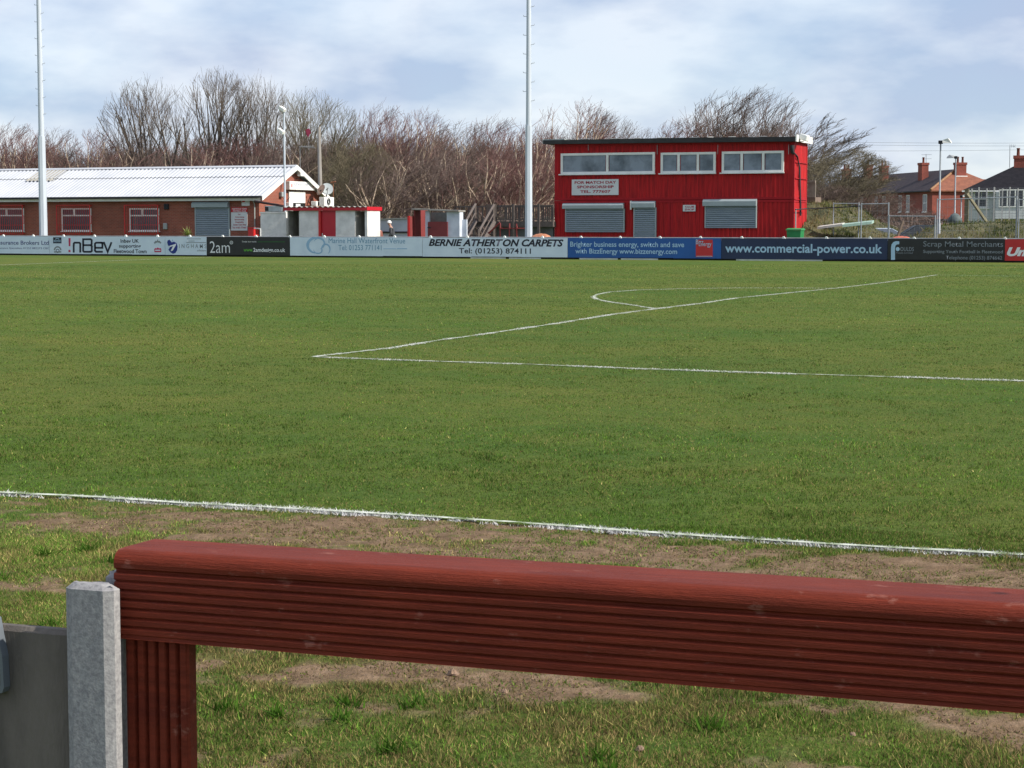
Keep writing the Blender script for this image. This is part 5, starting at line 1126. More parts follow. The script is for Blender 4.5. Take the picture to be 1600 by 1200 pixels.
def gen_tree(seed, stems=1, H=10., spread=.5, lean=(0, 0), levels=4, kids=(6, 6, 6, 5), clear=.15, up=.25, wob=.12, thin=.013, trunk_r=.17, sag=0.0, env=None):
    r = random.Random(seed); thick = []; fine = []
    LN = Vector((lean[0], lean[1], 0))
    def grow(p, d, L, rad, lev):
        n = 6 if lev == 0 else 4 if lev < 3 else 3; st = L / n; rr = rad
        for i in range(n):
            f_ = (i + 1) / n
            d = (d + Vector((r.gauss(0, 1), r.gauss(0, 1), r.gauss(0, 1) * .7)) * wob * (1 + .25 * lev) + Vector((0, 0, up)) * (.45 if lev else .3) + LN * (.16 + .10 * lev) * f_ + Vector((0, 0, -sag * .15 * lev))).normalized()
            q = p + d * st
            if env and q.z > env[0] * .55:
                cx_ = (LN.x * env[3] * (q.z / 10)) if len(env) > 3 else 0
                if ((q.x - cx_) ** 2 + q.y ** 2) / env[1] ** 2 + ((q.z - env[0]) / env[2]) ** 2 > r.uniform(.82, 1.06): return
            r2 = max(thin * .55, rad * (1 - .72 * f_))
            if env: r2 = max(thin * .55, min(r2, trunk_r * max(.06, 1 - q.z / (env[0] + env[2] * .85)) ** 1.15))
            (thick if rr > thin * 2.2 else fine).append((p, q, rr, r2))
            if lev < levels and (lev or f_ > clear):
                k_ = kids[lev] / n; k_ = int(k_) + (r.random() < k_ - int(k_))
                for _ in range(k_):
                    a = r.uniform(0, 6.283); side = Vector((math.cos(a), math.sin(a), r.uniform(-.1, .5))); ang = r.uniform(.35, 1.0) * spread * (1.5 if lev == 0 else 1.25)
                    dd = (d + side * ang * 1.3 + LN * .35).normalized(); t_ = r.random(); pp = p.lerp(q, t_)
                    grow(pp, dd, L * r.uniform(.50, .78) * (1 - .45 * f_ if lev == 0 else 1 - .3 * f_), max(thin, rr * r.uniform(.40, .58)), lev + 1)
            p, rr = q, r2
    for s_ in range(stems):
        a = r.uniform(0, 6.283); tilt = 0 if stems == 1 else r.uniform(.12, .5) * spread
        grow(Vector((math.cos(a) * .15, math.sin(a) * .15, -.1)) if stems > 1 else Vector((0, 0, -.1)), Vector((math.cos(a) * tilt, math.sin(a) * tilt, 1)).normalized(), H * r.uniform(.78, .95) , trunk_r * r.uniform(.7, 1), 0)
    return thick, fine
def unit(thick, fine):                 # scale so that the tree is exactly 10 high
    top = max(s[1].z for s in fine); k = 10 / top
    f_ = lambda S: [(a * k, b * k, c, d) for a, b, c, d in S]
    return f_(thick), f_(fine)
KIND = {}
def kind(key, bark, twig, **kw):
    th, fi = unit(*gen_tree(**kw)); V1, F1 = seg_np(th, 6); V2, F2 = seg_np(fi, 3)
    KIND[key] = (np_mesh(key + '_wood', V1, F1, M_bark[bark], True), np_mesh(key + '_twigs', V2, F2, M_twig[twig], False)); xs = V2[:, 0]; KIND[key + 'w'] = (np.percentile(xs, 3), np.percentile(xs, 97)); return len(F2)
cnt = 0
cnt += kind('S1', 'dark', 'grey', seed=11, stems=4, H=12.5, spread=.50, levels=4, kids=(7, 6, 5, 4), up=.20, wob=.075, thin=.0100, trunk_r=.19, clear=.12, env=(5.6, 3.9, 4.4))
cnt += kind('S2', 'dark', 'grey', seed=24, stems=3, H=12.5, spread=.52, levels=4, kids=(7, 6, 5, 4), up=.20, wob=.075, thin=.0100, trunk_r=.21, clear=.12, env=(5.8, 3.7, 4.2))
cnt += kind('S3', 'dark', 'olive', seed=37, stems=5, H=12.5, spread=.56, lean=(.10, 0), levels=4, kids=(8, 6, 6, 4), up=.16, wob=.08, thin=.0100, trunk_r=.18, clear=.1, env=(5.2, 4.4, 4.8))
cnt += kind('B1', 'birch', 'red', seed=41, stems=4, H=11.5, spread=.50, lean=(.22, .05), levels=4, kids=(8, 6, 5, 4), up=.2, wob=.13, thin=.0098, trunk_r=.19, clear=.1, env=(5.2, 3.6, 4.8, 3))
cnt += kind('B2', 'birch', 'mix', seed=52, stems=5, H=11.5, spread=.55, lean=(.26, 0), levels=4, kids=(7, 6, 5, 4), up=.18, wob=.14, thin=.0098, trunk_r=.18, clear=.1, env=(5.0, 4.0, 5.0, 3))
cnt += kind('B3', 'birch', 'red', seed=63, stems=4, H=11.5, spread=.55, lean=(.30, -.05), levels=4, kids=(8, 6, 5, 4), up=.18, wob=.13, thin=.0098, trunk_r=.20, clear=.1, env=(5.2, 3.8, 4.8, 3))
cnt += kind('W1', 'dark', 'mix', seed=74, stems=5, H=11.5, spread=.58, lean=(.30, 0), levels=4, kids=(7, 5, 5, 4), up=.22, wob=.07, thin=.0095, trunk_r=.14, clear=.1, env=(5.0, 4.6, 5.0, 5))
cnt += kind('W2', 'dark', 'grey', seed=85, stems=5, H=11, spread=.58, lean=(.48, 0), levels=4, kids=(7, 6, 5, 5), up=.20, wob=.07, thin=.0095, trunk_r=.14, clear=.1)
cnt += kind('H1', 'dark', 'olive', seed=96, stems=7, spread=.9, lean=(.25, 0), levels=4, kids=(7, 6, 5, 4), up=.12, wob=.13, thin=.013, trunk_r=.10, clear=.0, sag=.1, env=(4.6, 6.0, 5.0))
cnt += kind('H2', 'birch', 'mix', seed=107, stems=7, spread=.95, lean=(.3, 0), levels=4, kids=(7, 6, 5, 4), up=.10, wob=.13, thin=.013, trunk_r=.10, clear=.0, sag=.12, env=(4.6, 6.0, 5.0))
print('twig faces', cnt)
def tree(px, topy, wpx, key, Y, label, cat='tree', name='bare_tree', basez=0.0, rot=0):
    """crown centred on bearing px, its top at topy, wpx wide"""
    c = at(px, 340, Y); top = at(px, topy, Y).z; sc = (c - Vector((0, 0, EYE))).dot(FW) / F; h = (top - basez) / 10
    w0, w1 = KIND[key + 'w']; wx = wpx * sc / (w1 - w0); wx = min(max(wx, h * .5), h * 1.9)
    flip = -1 if rot else 1; cx = c.x - (w0 + w1) / 2 * wx * flip
    e = bpy.data.objects.new(name, None); COL.objects.link(e); e.location = (cx, Y, basez); tag(e, label, cat, 'bare winter trees behind the ground')
    for nm, me in (('trunk', KIND[key][0]), ('crown', KIND[key][1])):
        o = bpy.data.objects.new(nm, me); COL.objects.link(o); o.parent = e
    e.scale = (wx * flip, (wx + h) / 2, h)
TREES = [
 (18, 182, 120, 'B1', 101, 'reddish birch at the picture edge behind the clubhouse roof', 0), (88, 195, 90, 'B2', 104, 'thin wispy tree just beyond the first floodlight pole', 0), (140, 196, 120, 'B3', 102, 'low reddish brown tree with a hooked top behind the clubhouse roof', 0),
 (196, 205, 110, 'B2', 103, 'low brown tree in front of the round crowned tree', 0), (246, 112, 122, 'S1', 106, 'tall round crowned bare tree standing over the middle of the clubhouse roof', 0), (344, 102, 100, 'S2', 108, 'tallest dark bare tree behind the clubhouse roof', 0), (408, 108, 92, 'S1', 109, 'tall dark tree behind the slim security light pole', 1),
 (300, 212, 150, 'B3', 101, 'low reddish thicket tree below the gap between the two tallest trees', 0), (385, 200, 140, 'B1', 102, 'low reddish tree at the foot of the tallest tree', 0), (500, 134, 122, 'S3', 104, 'broad olive tinted tree behind the thick timber pole', 0), (455, 205, 120, 'B2', 101, 'low dark tree behind the clubhouse gable', 0),
 (595, 152, 110, 'B1', 106, 'reddish tree with a pointed top right of the olive tinted tree', 0), (560, 215, 110, 'H1', 100, 'dense low tree above the long dugout', 0), (652, 164, 120, 'B3', 107, 'brown tree leaning above the gap between the dugouts', 0), (715, 184, 120, 'B2', 103, 'reddish tree above the small hut like dugout', 0),
 (772, 172, 120, 'B1', 108, 'reddish tree with fine twigs just before the middle floodlight pole', 0), (620, 225, 130, 'B2', 99, 'low tangled tree above the pale blue grey store', 0), (690, 232, 120, 'H2', 99, 'low tangled tree behind the small dugout', 0), (760, 228, 120, 'B3', 99, 'pale stemmed birch rising behind the timber steps', 0), (838, 190, 120, 'B3', 104, 'reddish tree between the middle floodlight pole and the red building', 0),
 (825, 235, 110, 'B1', 98, 'pale stemmed birch behind the deck railing', 0), (900, 150, 140, 'B3', 109, 'reddish tree rising over the low end of the red building roof', 0), (940, 168, 110, 'W1', 112, 'fine twigged tree leaning behind the roof of the red building', 0), (992, 192, 80, 'B2', 110, 'small bushy tree top over the middle of the red roof', 0),
 (1085, 170, 150, 'B1', 108, 'low reddish crown above the small white club shop sign', 0), (1165, 130, 190, 'W1', 106, 'tall wind swept tree above the third window of the red building', 0), (1232, 138, 185, 'W2', 103, 'wind swept tree streaming away from the roof floodlight', 0), (1310, 215, 170, 'W2', 101, 'lower wind swept tree beyond the landing of the red building', 0),
 (1316, 228, 135, 'H1', 96, 'dense olive brown bush on the mound beside the red building', 0), (1362, 290, 110, 'H2', 98, 'spreading brown bush in front of the terrace roofs', 0), (1425, 322, 110, 'H2', 101, 'low straggling bush in front of the terrace windows', 0), (1290, 282, 130, 'H2', 94, 'pale branched bush on top of the mound', 0),
]
for (px, ty, wp, k_, Y, lab, fl_) in TREES:
    z_ = 1.6 if k_ in ('H1', 'H2') and px > 1250 and px < 1345 else 0; tree(px, ty, wp, k_, Y + (6 if px > 1200 else 0), lab, 'bush' if k_[0] == 'H' else 'tree', 'bare_bush' if k_[0] == 'H' else 'bare_tree', z_, fl_)
# the wood behind them reads as one mass: many stems and twigs, one object
r_ = random.Random(77); TH = []; FI = []
parts_ = [unit(*gen_tree(seed=200 + i, stems=4, spread=.6, lean=(.18, 0), levels=3, kids=(10, 9, 8), up=.22, wob=.09, thin=.014, trunk_r=.10, clear=0)) for i in range(4)]
VT = []; FT = []; VF = []; FF = []; nt1 = nt2 = 0
arr = [(seg_np(a, 5), seg_np(b, 3)) for a, b in parts_]
for Y, step in ((112, 24), (119, 24), (128, 26)):
    px = -160
    while px < 1250:
        topy = np.interp(px, [-160, 60, 200, 440, 560, 800, 1000, 1060, 1200, 1250], [215, 225, 220, 205, 205, 208, 225, 205, 190, 235]) + r_.uniform(-12, 26); c = at(px + r_.uniform(-8, 8), 340, Y + r_.uniform(-2, 2)); h = at(px, topy, Y).z / 10
        (a, fa), (b, fb) = arr[r_.randrange(4)]; ang = r_.uniform(0, 6.28); M_ = np.array([[math.cos(ang), -math.sin(ang), 0], [math.sin(ang), math.cos(ang), 0], [0, 0, 1]]) * np.array([[h * .95], [h * .95], [h]]); o_ = np.array([c.x, c.y, 0])
        VT.append(a @ M_.T + o_); FT.append(fa + nt1); nt1 += len(a); VF.append(b @ M_.T + o_); FF.append(fb + nt2); nt2 += len(b); px += step * r_.uniform(.8, 1.3)
print('wood faces', nt1, nt2)
va = np.concatenate(VT + VF); fa = np.concatenate([np.concatenate(FT), np.concatenate(FF) + nt1]); me = np_mesh('woodland', va, fa, M_bark['dark']); me.materials.append(M_twig['mix'])
me.polygons.foreach_set('material_index', np.concatenate([np.zeros(sum(len(f) for f in FT), 'i'), np.ones(sum(len(f) for f in FF), 'i')])); o = link_mesh('woodland', me, None, (0, 0, 0)); tag(o, 'dense bare winter wood closing the view behind the nearer trees', 'woodland', kind='stuff')
# brambles and leaf litter scrub along the foot of the wood
def scrub(name, px0, px1, Y0, Y1, N, hmax, label, m):
    segs = []; r_ = random.Random(len(label))
    for i in range(N):
        Y = r_.uniform(Y0, Y1); c = at(r_.uniform(px0, px1), 350, Y); p = Vector((c.x, Y, 0)); d = Vector((r_.gauss(0, .6), r_.gauss(0, .4), 1)).normalized(); L = hmax * r_.uniform(.35, 1)
        for k in range(4): d = (d + Vector((r_.gauss(0, .35), r_.gauss(0, .3), -.16 * k))).normalized(); q = p + d * L / 4; segs.append((p, q, .02, .014)); p = q
    V, Fx = seg_np(segs, 3); o = link_mesh(name, np_mesh(name, V, Fx, m), None, (0, 0, 0)); tag(o, label, 'scrub', kind='stuff')
scrub('bramble_scrub', -120, 900, 94.5, 99, 9000, 2.6, 'dark tangled brambles along the foot of the wood', M_twig['mix'])
scrub('bank_scrub', 1500, 1700, 99, 104, 2200, 1.9, 'straggling scrub on the grass bank below the dark roofed house', M_twig['olive'])
scrub('mound_scrub', 1290, 1470, 97, 103, 2600, 2.4, 'brown straggling scrub between the mound and the terrace', M_twig['mix'])
# distant pale wall and roof glimpsed between the trunks
Y = 108; a_ = at(605, 350, Y).x; c_ = at(632, 350, Y).x; e = empty('pale_shed', ((a_ + c_) / 2, Y, 0), 'pale shed glimpsed between the trunks over the blue grey store', 'shed'); mb = MB(); mb.box(a_, c_, Y, Y + 4, 0, at(610, 334, Y).z); mb.build('wall', mat('pale_render', (.42, .38, .34), (.34, .31, .28)), e); mb = MB(); mb.prism([(a_ - .4, at(610, 334, Y).z + .002), (c_ + .4, at(610, 334, Y).z + .002), (c_ - .3, at(610, 329, Y).z), (a_ + .6, at(610, 329, Y).z)], Y - .3, Y + 4.3); mb.build('roof', mat('brown_roof', (.16, .09, .07), (.12, .07, .055)), e)
Y = 104; a_ = at(735, 350, Y).x; c_ = at(866, 350, Y).x; mb = MB(); mb.box(a_, c_, Y, Y + .2, 0, at(800, 338, Y).z); mb.build('pale_wall', mat('pale_wall', (.60, .58, .52), (.45, .43, .39)), None, label='pale wall glimpsed through the deck railing', cat='wall')

# ================================================================== FALLEN BOARDS, CABLE, MESH FENCES
Y = 87.5; mb = MB(); A = at(1278, 355.6, Y); B = at(1312, 351.5, Y + .5); C_ = at(1300, 353, Y); e = empty('fallen_panel', (A.x, Y, 0), 'fallen white and pale green panel lying on the slope of the mound', 'panel')
def plank(A, B, th, dp, m, nm):
    mb = MB(); d = Vector((0, dp, .06)); u = Vector((0, 0, th)); mb.add([A, B, B + d, A + d, A + u, B + u, B + d + u, A + d + u], [(0, 3, 2, 1), (4, 5, 6, 7), (0, 1, 5, 4), (1, 2, 6, 5), (2, 3, 7, 6), (3, 0, 4, 7)]); return mb.build(nm, m, e)
plank(at(1277, 358, Y), at(1316, 353, Y), .10, .5, mat('panel_white', (.62, .62, .58), (.45, .45, .4), scale=5), 'white_panel'); plank(at(1316.3, 355, Y), at(1362, 350, Y + .3), .12, .5, mat('panel_green', (.35, .50, .44), (.28, .42, .36), scale=3), 'green_panel')
mb = MB(); pts = [at(1243, 327.5, 86)] + [at(x_, y_, 88) for x_, y_ in ((1262, 326), (1290, 325), (1330, 323), (1345, 321.5))]; mb.tube(pts, .028, 5); mb.build('cable', M_gutter, None, label='black cable stretched from the thin post across the mound', cat='cable')
M_lamp = mat('lamp_column', (.30, .33, .36), (.22, .25, .28), scale=2, rough=.5)
M_wire = mat('mesh_wire', (.30, .32, .33), (.24, .26, .27), rough=.5, metal=.5)
def heras(px0, px1, Y, t0, t1, label, dens=.22, posts=True):
    A = at(px0, 350, Y).x; B = at(px1, 350, Y).x; Z0 = at(px0, t0, Y).z; Z1 = at(px1, t1, Y).z; e = empty('mesh_fence_panel', ((A + B) / 2, Y, 0), label, 'mesh fence', 'temporary mesh fence panels'); L = B - A
    for f_, Zt in ((0, Z0), (1, Z1)): xx = A + L * f_; mb = MB(); mb.tube([(xx, Y, -.1), (xx, Y, Zt + .05)], .03, 6); mb.build('post', M_lamp, e)
    mb = MB(); mb.tube([(A, Y, Z0), (B, Y, Z1)], .022, 5); mb.build('top_bar', M_lamp, e); mb = MB(); mb.tube([(A, Y, .2), (B, Y, .2)], .022, 5); mb.build('bottom_bar', M_rail, e); mb = MB(); n = int(L / dens)
    for i in range(1, n): xx = A + L * i / n; mb.tube([(xx, Y, .2), (xx, Y, Z0 + (Z1 - Z0) * i / n)], .0035, 3, False)
    for j in range(1, 7): mb.tube([(A, Y, .2 + (Z0 - .2) * j / 7), (B, Y, .2 + (Z1 - .2) * j / 7)], .0045, 3, False)
    mb.build('wire_mesh', M_wire, e)
heras(1345.5, 1388, 86, 319, 318, 'mesh fence panel standing just beyond the mound'); heras(1389, 1461, 86, 337.5, 338, 'long low mesh fence panel in front of the parked cars'); heras(1464, 1588, 86.5, 312, 308, 'mesh fence panel behind the nearer street lamp'); heras(1591.5, 1690, 86.5, 312, 310, 'mesh fence panel at the picture edge'); heras(1302, 1341.5, 88, 318, 318, 'mesh fence panel standing on the slope of the mound')
# timber post with a diagonal brace
Y = 97; Z = lambda py: at(1510, py, Y).z; px = at(1510.5, 320, Y).x; e = empty('timber_fence_post', (px, Y, 0), 'stout mossy timber post with a long diagonal brace on the bank', 'fence post'); M_moss = mat('mossy_timber', (.22, .20, .13), (.13, .12, .07), scale=4, rough=.9)
mb = MB(); mb.box(px - .10, px + .10, Y - .1, Y + .1, .8, Z(295)); mb.build('post', M_moss, e); a_, c_ = at(1511, 303, Y - .15), at(1545, 352, Y - .15); mb = MB(); mb.tube([a_, c_], .085, 4, smooth=False); mb.build('brace', M_moss, e)
Y = 97.2; e = empty('tall_mesh_fence', (at(1550, 340, Y).x, Y, 0), 'tall fence of white uprights and fine mesh in front of the dark roofed house', 'fence'); mb = MB()
A = at(1514, 350, Y).x; B = at(1640, 350, Y).x; z0, z1 = at(1550, 342, Y).z, at(1550, 294, Y).z
for i, px in enumerate((1518, 1529, 1541.5, 1553, 1566, 1577.5, 1590, 1602, 1614, 1626)): xx = at(px, 320, Y).x; m2 = MB(); m2.box(xx - .03, xx + .03, Y - .03, Y + .03, z0 - .5, z1 + (.05 if i % 2 else -.02)); m2.build('upright', mat('fence_white', (.60, .60, .56), (.50, .49, .44)), e)
for j in range(12): zz = z0 + (z1 - z0) * j / 11; mb.tube([(A, Y, zz), (B, Y, zz)], .006 if j % 4 else .012, 3, False)
n = int((B - A) / .16)
for i in range(n): xx = A + (B - A) * i / n; mb.tube([(xx, Y, z0), (xx, Y, z1)], .0045, 3, False)
mb.build('wire_mesh', M_wire, e)

# ================================================================== STREET LAMPS
def street_lamp(px, pyt, Y, side, label, pyb=375, r=.055, name='street_lamp', hl=.75):
    P = at(px, 345, Y); Zt = at(px, pyt, Y).z; e = empty(name, (P.x, Y, 0), label, 'street lamp', 'street lamps by the far road'); mb = MB(); mb.tube([(P.x, Y, 0), (P.x, Y, 1.6), (P.x, Y, 1.62), (P.x, Y, Zt)], [r * 1.5, r * 1.45, r, r * .8], 8); mb.build('column', M_lamp, e)
    mb = MB(); mb.box(P.x - .10, P.x + .10, Y - .07, Y + .07, Zt + .001, Zt + .16, .02); mb.build('bracket', M_gutter, e)
    s_ = side; mb = MB(); x0, x1 = P.x + s_ * .101, P.x + s_ * hl; z = Zt + .05
    mb.add([(x0, Y - .12, z), (x0, Y + .12, z), (x1, Y + .06, z - .02), (x1, Y - .06, z - .02), (x0, Y - .1, z + .13), (x0, Y + .1, z + .13), (x0 + s_ * hl * .5, Y + .1, z + .20), (x1, Y + .04, z + .05), (x1, Y - .04, z + .05), (x0 + s_ * hl * .5, Y - .1, z + .20)], [(0, 1, 2, 3), (4, 5, 1, 0), (4, 9, 6, 5), (9, 8, 7, 6), (8, 3, 2, 7), (0, 3, 8, 9, 4), (1, 5, 6, 7, 2)] if s_ > 0 else [(3, 2, 1, 0), (0, 1, 5, 4), (5, 6, 9, 4), (6, 7, 8, 9), (7, 2, 3, 8), (4, 9, 8, 3, 0), (2, 7, 6, 5, 1)]); mb.build('lamp_head', M_white, e)
street_lamp(1467.5, 225, 88.5, 1, 'nearer tall street lamp with its head pointing away from the trees', r=.045, hl=.5)
street_lamp(1491.5, 248, 118, -1, 'farther street lamp with its head pointing back towards the first lamp', r=.05, hl=.55)
street_lamp(1501.5, 309, 125, 1, 'small short street lamp in front of the sunlit terrace end wall', r=.05, hl=.45)
P = at(1492, 345, 100); e = empty('hooded_bundle', (P.x, 100, bank(np.array([P.x]), np.array([100.]))[0]), 'rounded grey green bundle on the bank at the foot of the farther lamp', 'bundle')
mb = MB(); zc0 = at(1492, 350, 100).z; zt_ = at(1492, 333, 100).z; rngb = [(.30, 0), (.36, .25), (.34, .55), (.20, .85), (.05, 1.)]; n = 12; vs = []
for rr_, h_ in rngb: vs += [(P.x + rr_ * math.cos(i * 6.283 / n) * (1 + .12 * math.sin(3 * i + 9 * h_)), 100 + rr_ * .8 * math.sin(i * 6.283 / n), zc0 + (zt_ - zc0) * h_) for i in range(n)]
mb.add(vs, [[j * n + i, j * n + (i + 1) % n, (j + 1) * n + (i + 1) % n, (j + 1) * n + i] for j in range(4) for i in range(n)], True); mb.build('cover', mat('grey_green_cover', (.12, .155, .16), (.05, .065, .065), scale=5), e); mb = MB(); mb.box(P.x - .28, P.x + .28, 99.8, 100.2, zc0 - .35, zc0 - .002, .05); mb.build('base', M_gutter, e)

# ================================================================== HOUSES
M_tb = brick('terrace_brick', (.27, .052, .034), (.21, .042, .028), (.26, .09, .065)); M_slate = mat('slate', (.058, .045, .052), (.034, .028, .034), scale=2.2, rough=.85, spec=.2, stretch=(1, 1, 4)); M_otile = mat('orange_tile', (.25, .090, .050), (.17, .060, .035), scale=2, rough=.8, bump=.5, bscale=12); M_pot = mat('chimney_pot', (.20, .055, .035), (.12, .045, .035), scale=4); M_potw = mat('pale_pot', (.50, .46, .40), (.4, .36, .3))
def chimney(par, M, x, y, z0, z1, w=.95, d=.6, pots=2, cap=True, potm=None):
    mb = MB(M); mb.box(x - w / 2, x + w / 2, y - d / 2, y + d / 2, z0, z1 - .25); mb.box(x - w / 2 - .06, x + w / 2 + .06, y - d / 2 - .06, y + d / 2 + .06, z1 - .249, z1); c = mb.build('chimney', M_tb, par)
    mb = MB(M); mb.box(x - w / 2 - .04, x + w / 2 + .04, y - d / 2 - .05, y + d / 2 + .05, z0, z0 + .001 + .10) 
    for i in range(pots): mb = MB(M); xx = x + (i - (pots - 1) / 2) * w / max(1, pots) ; mb.tube([(xx, y, z1), (xx, y, z1 + .5), (xx, y, z1 + .52), (xx, y, z1 + .6)], [.13, .11, .14, .14], 8); mb.build('chimney_pot', potm[i % len(potm)] if potm else M_pot, c)
    return c
def sash(par, M, x, z0, z1, w, y=0., m=None):
    mb = MB(M); frame_rect(mb, x - w / 2, x + w / 2, z0, z1, .07, y - .03, y + .03); zm = (z0 + z1) / 2; mb.box(x - w / 2 + .07, x + w / 2 - .07, y - .028, y + .03, zm - .03, zm + .03); mb.box(x - .025, x + .025, y - .027, y + .03, zm + .031, z1 - .071); mb.box(x - w / 2 - .1, x + w / 2 + .1, y - .1, y + .01, z0 - .12, z0 - .002); o = mb.build('window', M_white, par)
    mb = MB(M); mb.box(x - w / 2 + .05, x + w / 2 - .05, y - .012, y - .004, z0 + .05, z1 - .05); mb.build('pane', M_glass, o)
# terrace: local x along the end wall, local y back along the row
C0 = atz(1456, 340, 196); ax = Vector((-.52, .856, 0)).normalized(); ex = Vector((.856, .52, 0)).normalized()
TB = -1.1                                              # the far road lies a little lower
Mt = Matrix(((ex.x, ax.x, 0, C0.x), (ex.y, ax.y, 0, C0.y), (0, 0, 1, 0), (0, 0, 0, 1)))
EZt = atz(1456, 297.5, 196).z; RZt = atz(1491, 264, 199.5).z; W = 8.2; LN_ = 40
te = empty('brick_terrace', tuple(Mt @ Vector((W / 2, LN_ / 2, 0))), 'red brick terrace with slate roof orange tiled hipped end and tall chimneys', 'house'); te.location.z = 0; WL[te.name] = Vector((te.location.x, te.location.y, 0))
mb = MB(Mt); mb.box(0, W, 0, LN_, -.1, EZt); mb.build('wall', M_tb, te)
h = 3.7; o_ = .3; zt = RZt; ze = EZt + .003
mb = MB(Mt); mb.add([(-o_, -o_, ze), (-o_, LN_, ze), (W / 2, LN_, zt), (W / 2, h, zt), (W + o_, LN_, ze), (W + o_, -o_, ze)], [(0, 3, 2, 1), (2, 3, 5, 4)]); mb.add([(-o_, LN_, ze), (W + o_, LN_, ze), (W / 2, LN_, zt)], [(0, 1, 2)]); rf = mb.build('roof', M_slate, te)
mb = MB(Mt); mb.add([(-o_, -o_, ze), (W + o_, -o_, ze), (W / 2, h, zt)], [(0, 1, 2)]); mb.add([(-o_ , -o_, ze - .12), (W + o_, -o_, ze - .12), (W + o_, -o_, ze - .001), (-o_, -o_, ze - .001)], [(0, 1, 2, 3)]); mb.build('hipped_end', M_otile, rf)
mb = MB(Mt); mb.tube([(-o_, -o_, ze + .05), (W / 2, h, zt + .05)], .13, 6); mb.build('hip_tiles', mat('ochre_hip', (.30, .16, .08), (.22, .11, .05)), rf); mb = MB(Mt); mb.box(-o_ - .12, -o_ - .002, -o_, LN_, ze - .12, ze - .01); mb.build('gutter', M_gutter, rf)
for yy, z1_, w_, p_ in ((9.0, atz(1451, 255.5, 207).z, .75, 1), (21.5, atz(1409, 257.5, 214).z, .7, 2), (30, atz(1417, 256, 222).z, .7, 1), (38, atz(1378, 263, 230).z, 1.2, 3)):
    chimney(rf, Mt, W / 2 - (1.7 if yy < 25 else .6), yy, zt - 2.0, z1_, .75, 1.2 if w_ < 1 else 1.6, p_, potm=[M_pot, M_potw])
P_ = Mt.inverted() @ atz(1500, 270, 199); chimney(rf, Mt, P_.x, max(.9, P_.y), EZt + .8, atz(1500, 254, 199).z, 1.05, .9, 2)
mb = MB(Mt); mb.box(P_.x - .62, P_.x + .62, max(.9, P_.y) - .55, max(.9, P_.y) - .46, atz(1500, 276.5, 199).z, atz(1500, 274.8, 199).z); mb.build('flashing', M_white, rf)
Mf = Mt @ Matrix(((0, 1, 0, 0), (-1, 0, 0, 0), (0, 0, 1, 0), (0, 0, 0, 1))) # local x -> -row, y -> outward facing of the street front
Mf = Mt @ Matrix(((0, 1, 0, 0), (1, 0, 0, 0), (0, 0, 1, 0), (0, 0, 0, 1)))
for i, yy in enumerate((2.0, 7.0, 9.4, 14.5, 17, 22, 25, 30, 33)): sash(te, Mf, yy, 2.9, 4.7, 1.0 if i else 1.2, -.004)
for i, yy in enumerate((4.5, 12, 20, 28)): mb = MB(Mf); mb.box(yy - 2.4, yy + 1.6, -1.0, -.006, 2.3, 2.5); mb.build('bay_roof', M_gutter, te)
for i, yy in enumerate((3.7, 11.2, 19.2, 27.2)): sash(te, Mf, yy, .9, 2.2, 2.4, -.01)
# second terrace roof behind, lit tiles
Q0 = atz(1512, 300, 230); Q1 = atz(1560, 300, 232); zt2 = atz(1525, 281, 236).z
e = empty('far_tiled_house', (Q0.x + 4, Q0.y + 3, 0), 'orange tiled roof of a farther house between the terrace and the dark roofed house', 'house'); mb = MB(); mb.box(Q0.x - 3, Q1.x + 2, Q0.y, Q0.y + 8, 0, 5.0); mb.build('wall', M_tb, e)
mb = MB(); mb.prismx([(Q0.y - .4, 5.003), (Q0.y + 8.4, 5.003), (Q0.y + 4, zt2)], Q0.x - 3.3, Q1.x + 2.3); mb.build('roof', M_otile, e)
# dark roofed semi at the right
ZD = 150; A = atz(1503, 299, ZD); EZs = atz(1560, 297.5, ZD).z; Wd = 15; Ms = Matrix.Translation((A.x, A.y, 0)) @ Matrix.Rotation(R(8), 4, 'Z'); zr_s = atz(1600, 252, ZD + 5).z
hs_ = empty('dark_roofed_house', tuple(Ms @ Vector((Wd / 2, 5, 0))), 'pale rendered house with a dark hipped roof and a brick chimney at the picture edge', 'house'); hs_.location.z = 0; WL[hs_.name] = Vector((hs_.location.x, hs_.location.y, 0))
M_render = mat('pale_house_render', (.56, .58, .60), (.48, .50, .52), scale=1, rough=.9); M_droof = mat('dark_roof_tile', (.020, .019, .024), (.012, .012, .016), scale=3, rough=.9, spec=.12, bump=.5, bscale=15)
mb = MB(Ms); mb.box(.4, Wd - .4, .4, 9, 1.6, EZs - .02); mb.build('upper_wall', M_render, hs_); mb = MB(Ms); mb.box(.4, Wd - .4, .4, 9, -.1, 1.598); mb.build('lower_wall', mat('grey_brick', (.22, .19, .18), (.17, .15, .14)), hs_)
mb = MB(Ms); mb.add([(0, 0, EZs), (Wd, 0, EZs), (Wd, 9.4, EZs), (0, 9.4, EZs), (4.9, 4.7, zr_s), (Wd - 4.9, 4.7, zr_s)], [(0, 1, 5, 4), (1, 2, 5), (2, 3, 4, 5), (3, 0, 4), (3, 2, 1, 0)]); rf = mb.build('roof', M_droof, hs_)
mb = MB(Ms); mb.box(0, Wd, -.12, -.002, EZs - .12, EZs + .0); mb.build('gutter', M_white, rf); Pc = Ms.inverted() @ atz(1591, 255, ZD + 4.7); chimney(rf, Ms, Pc.x + .3, 4.0, EZs + 1.2, atz(1591, 244.5, ZD + 4.5).z, 1.3, .9, 2)
mb = MB(Ms); mb.box(2.6, 5.0, -.5, .398, 2.0, EZs - .13); bay = mb.build('bay', M_render, hs_)
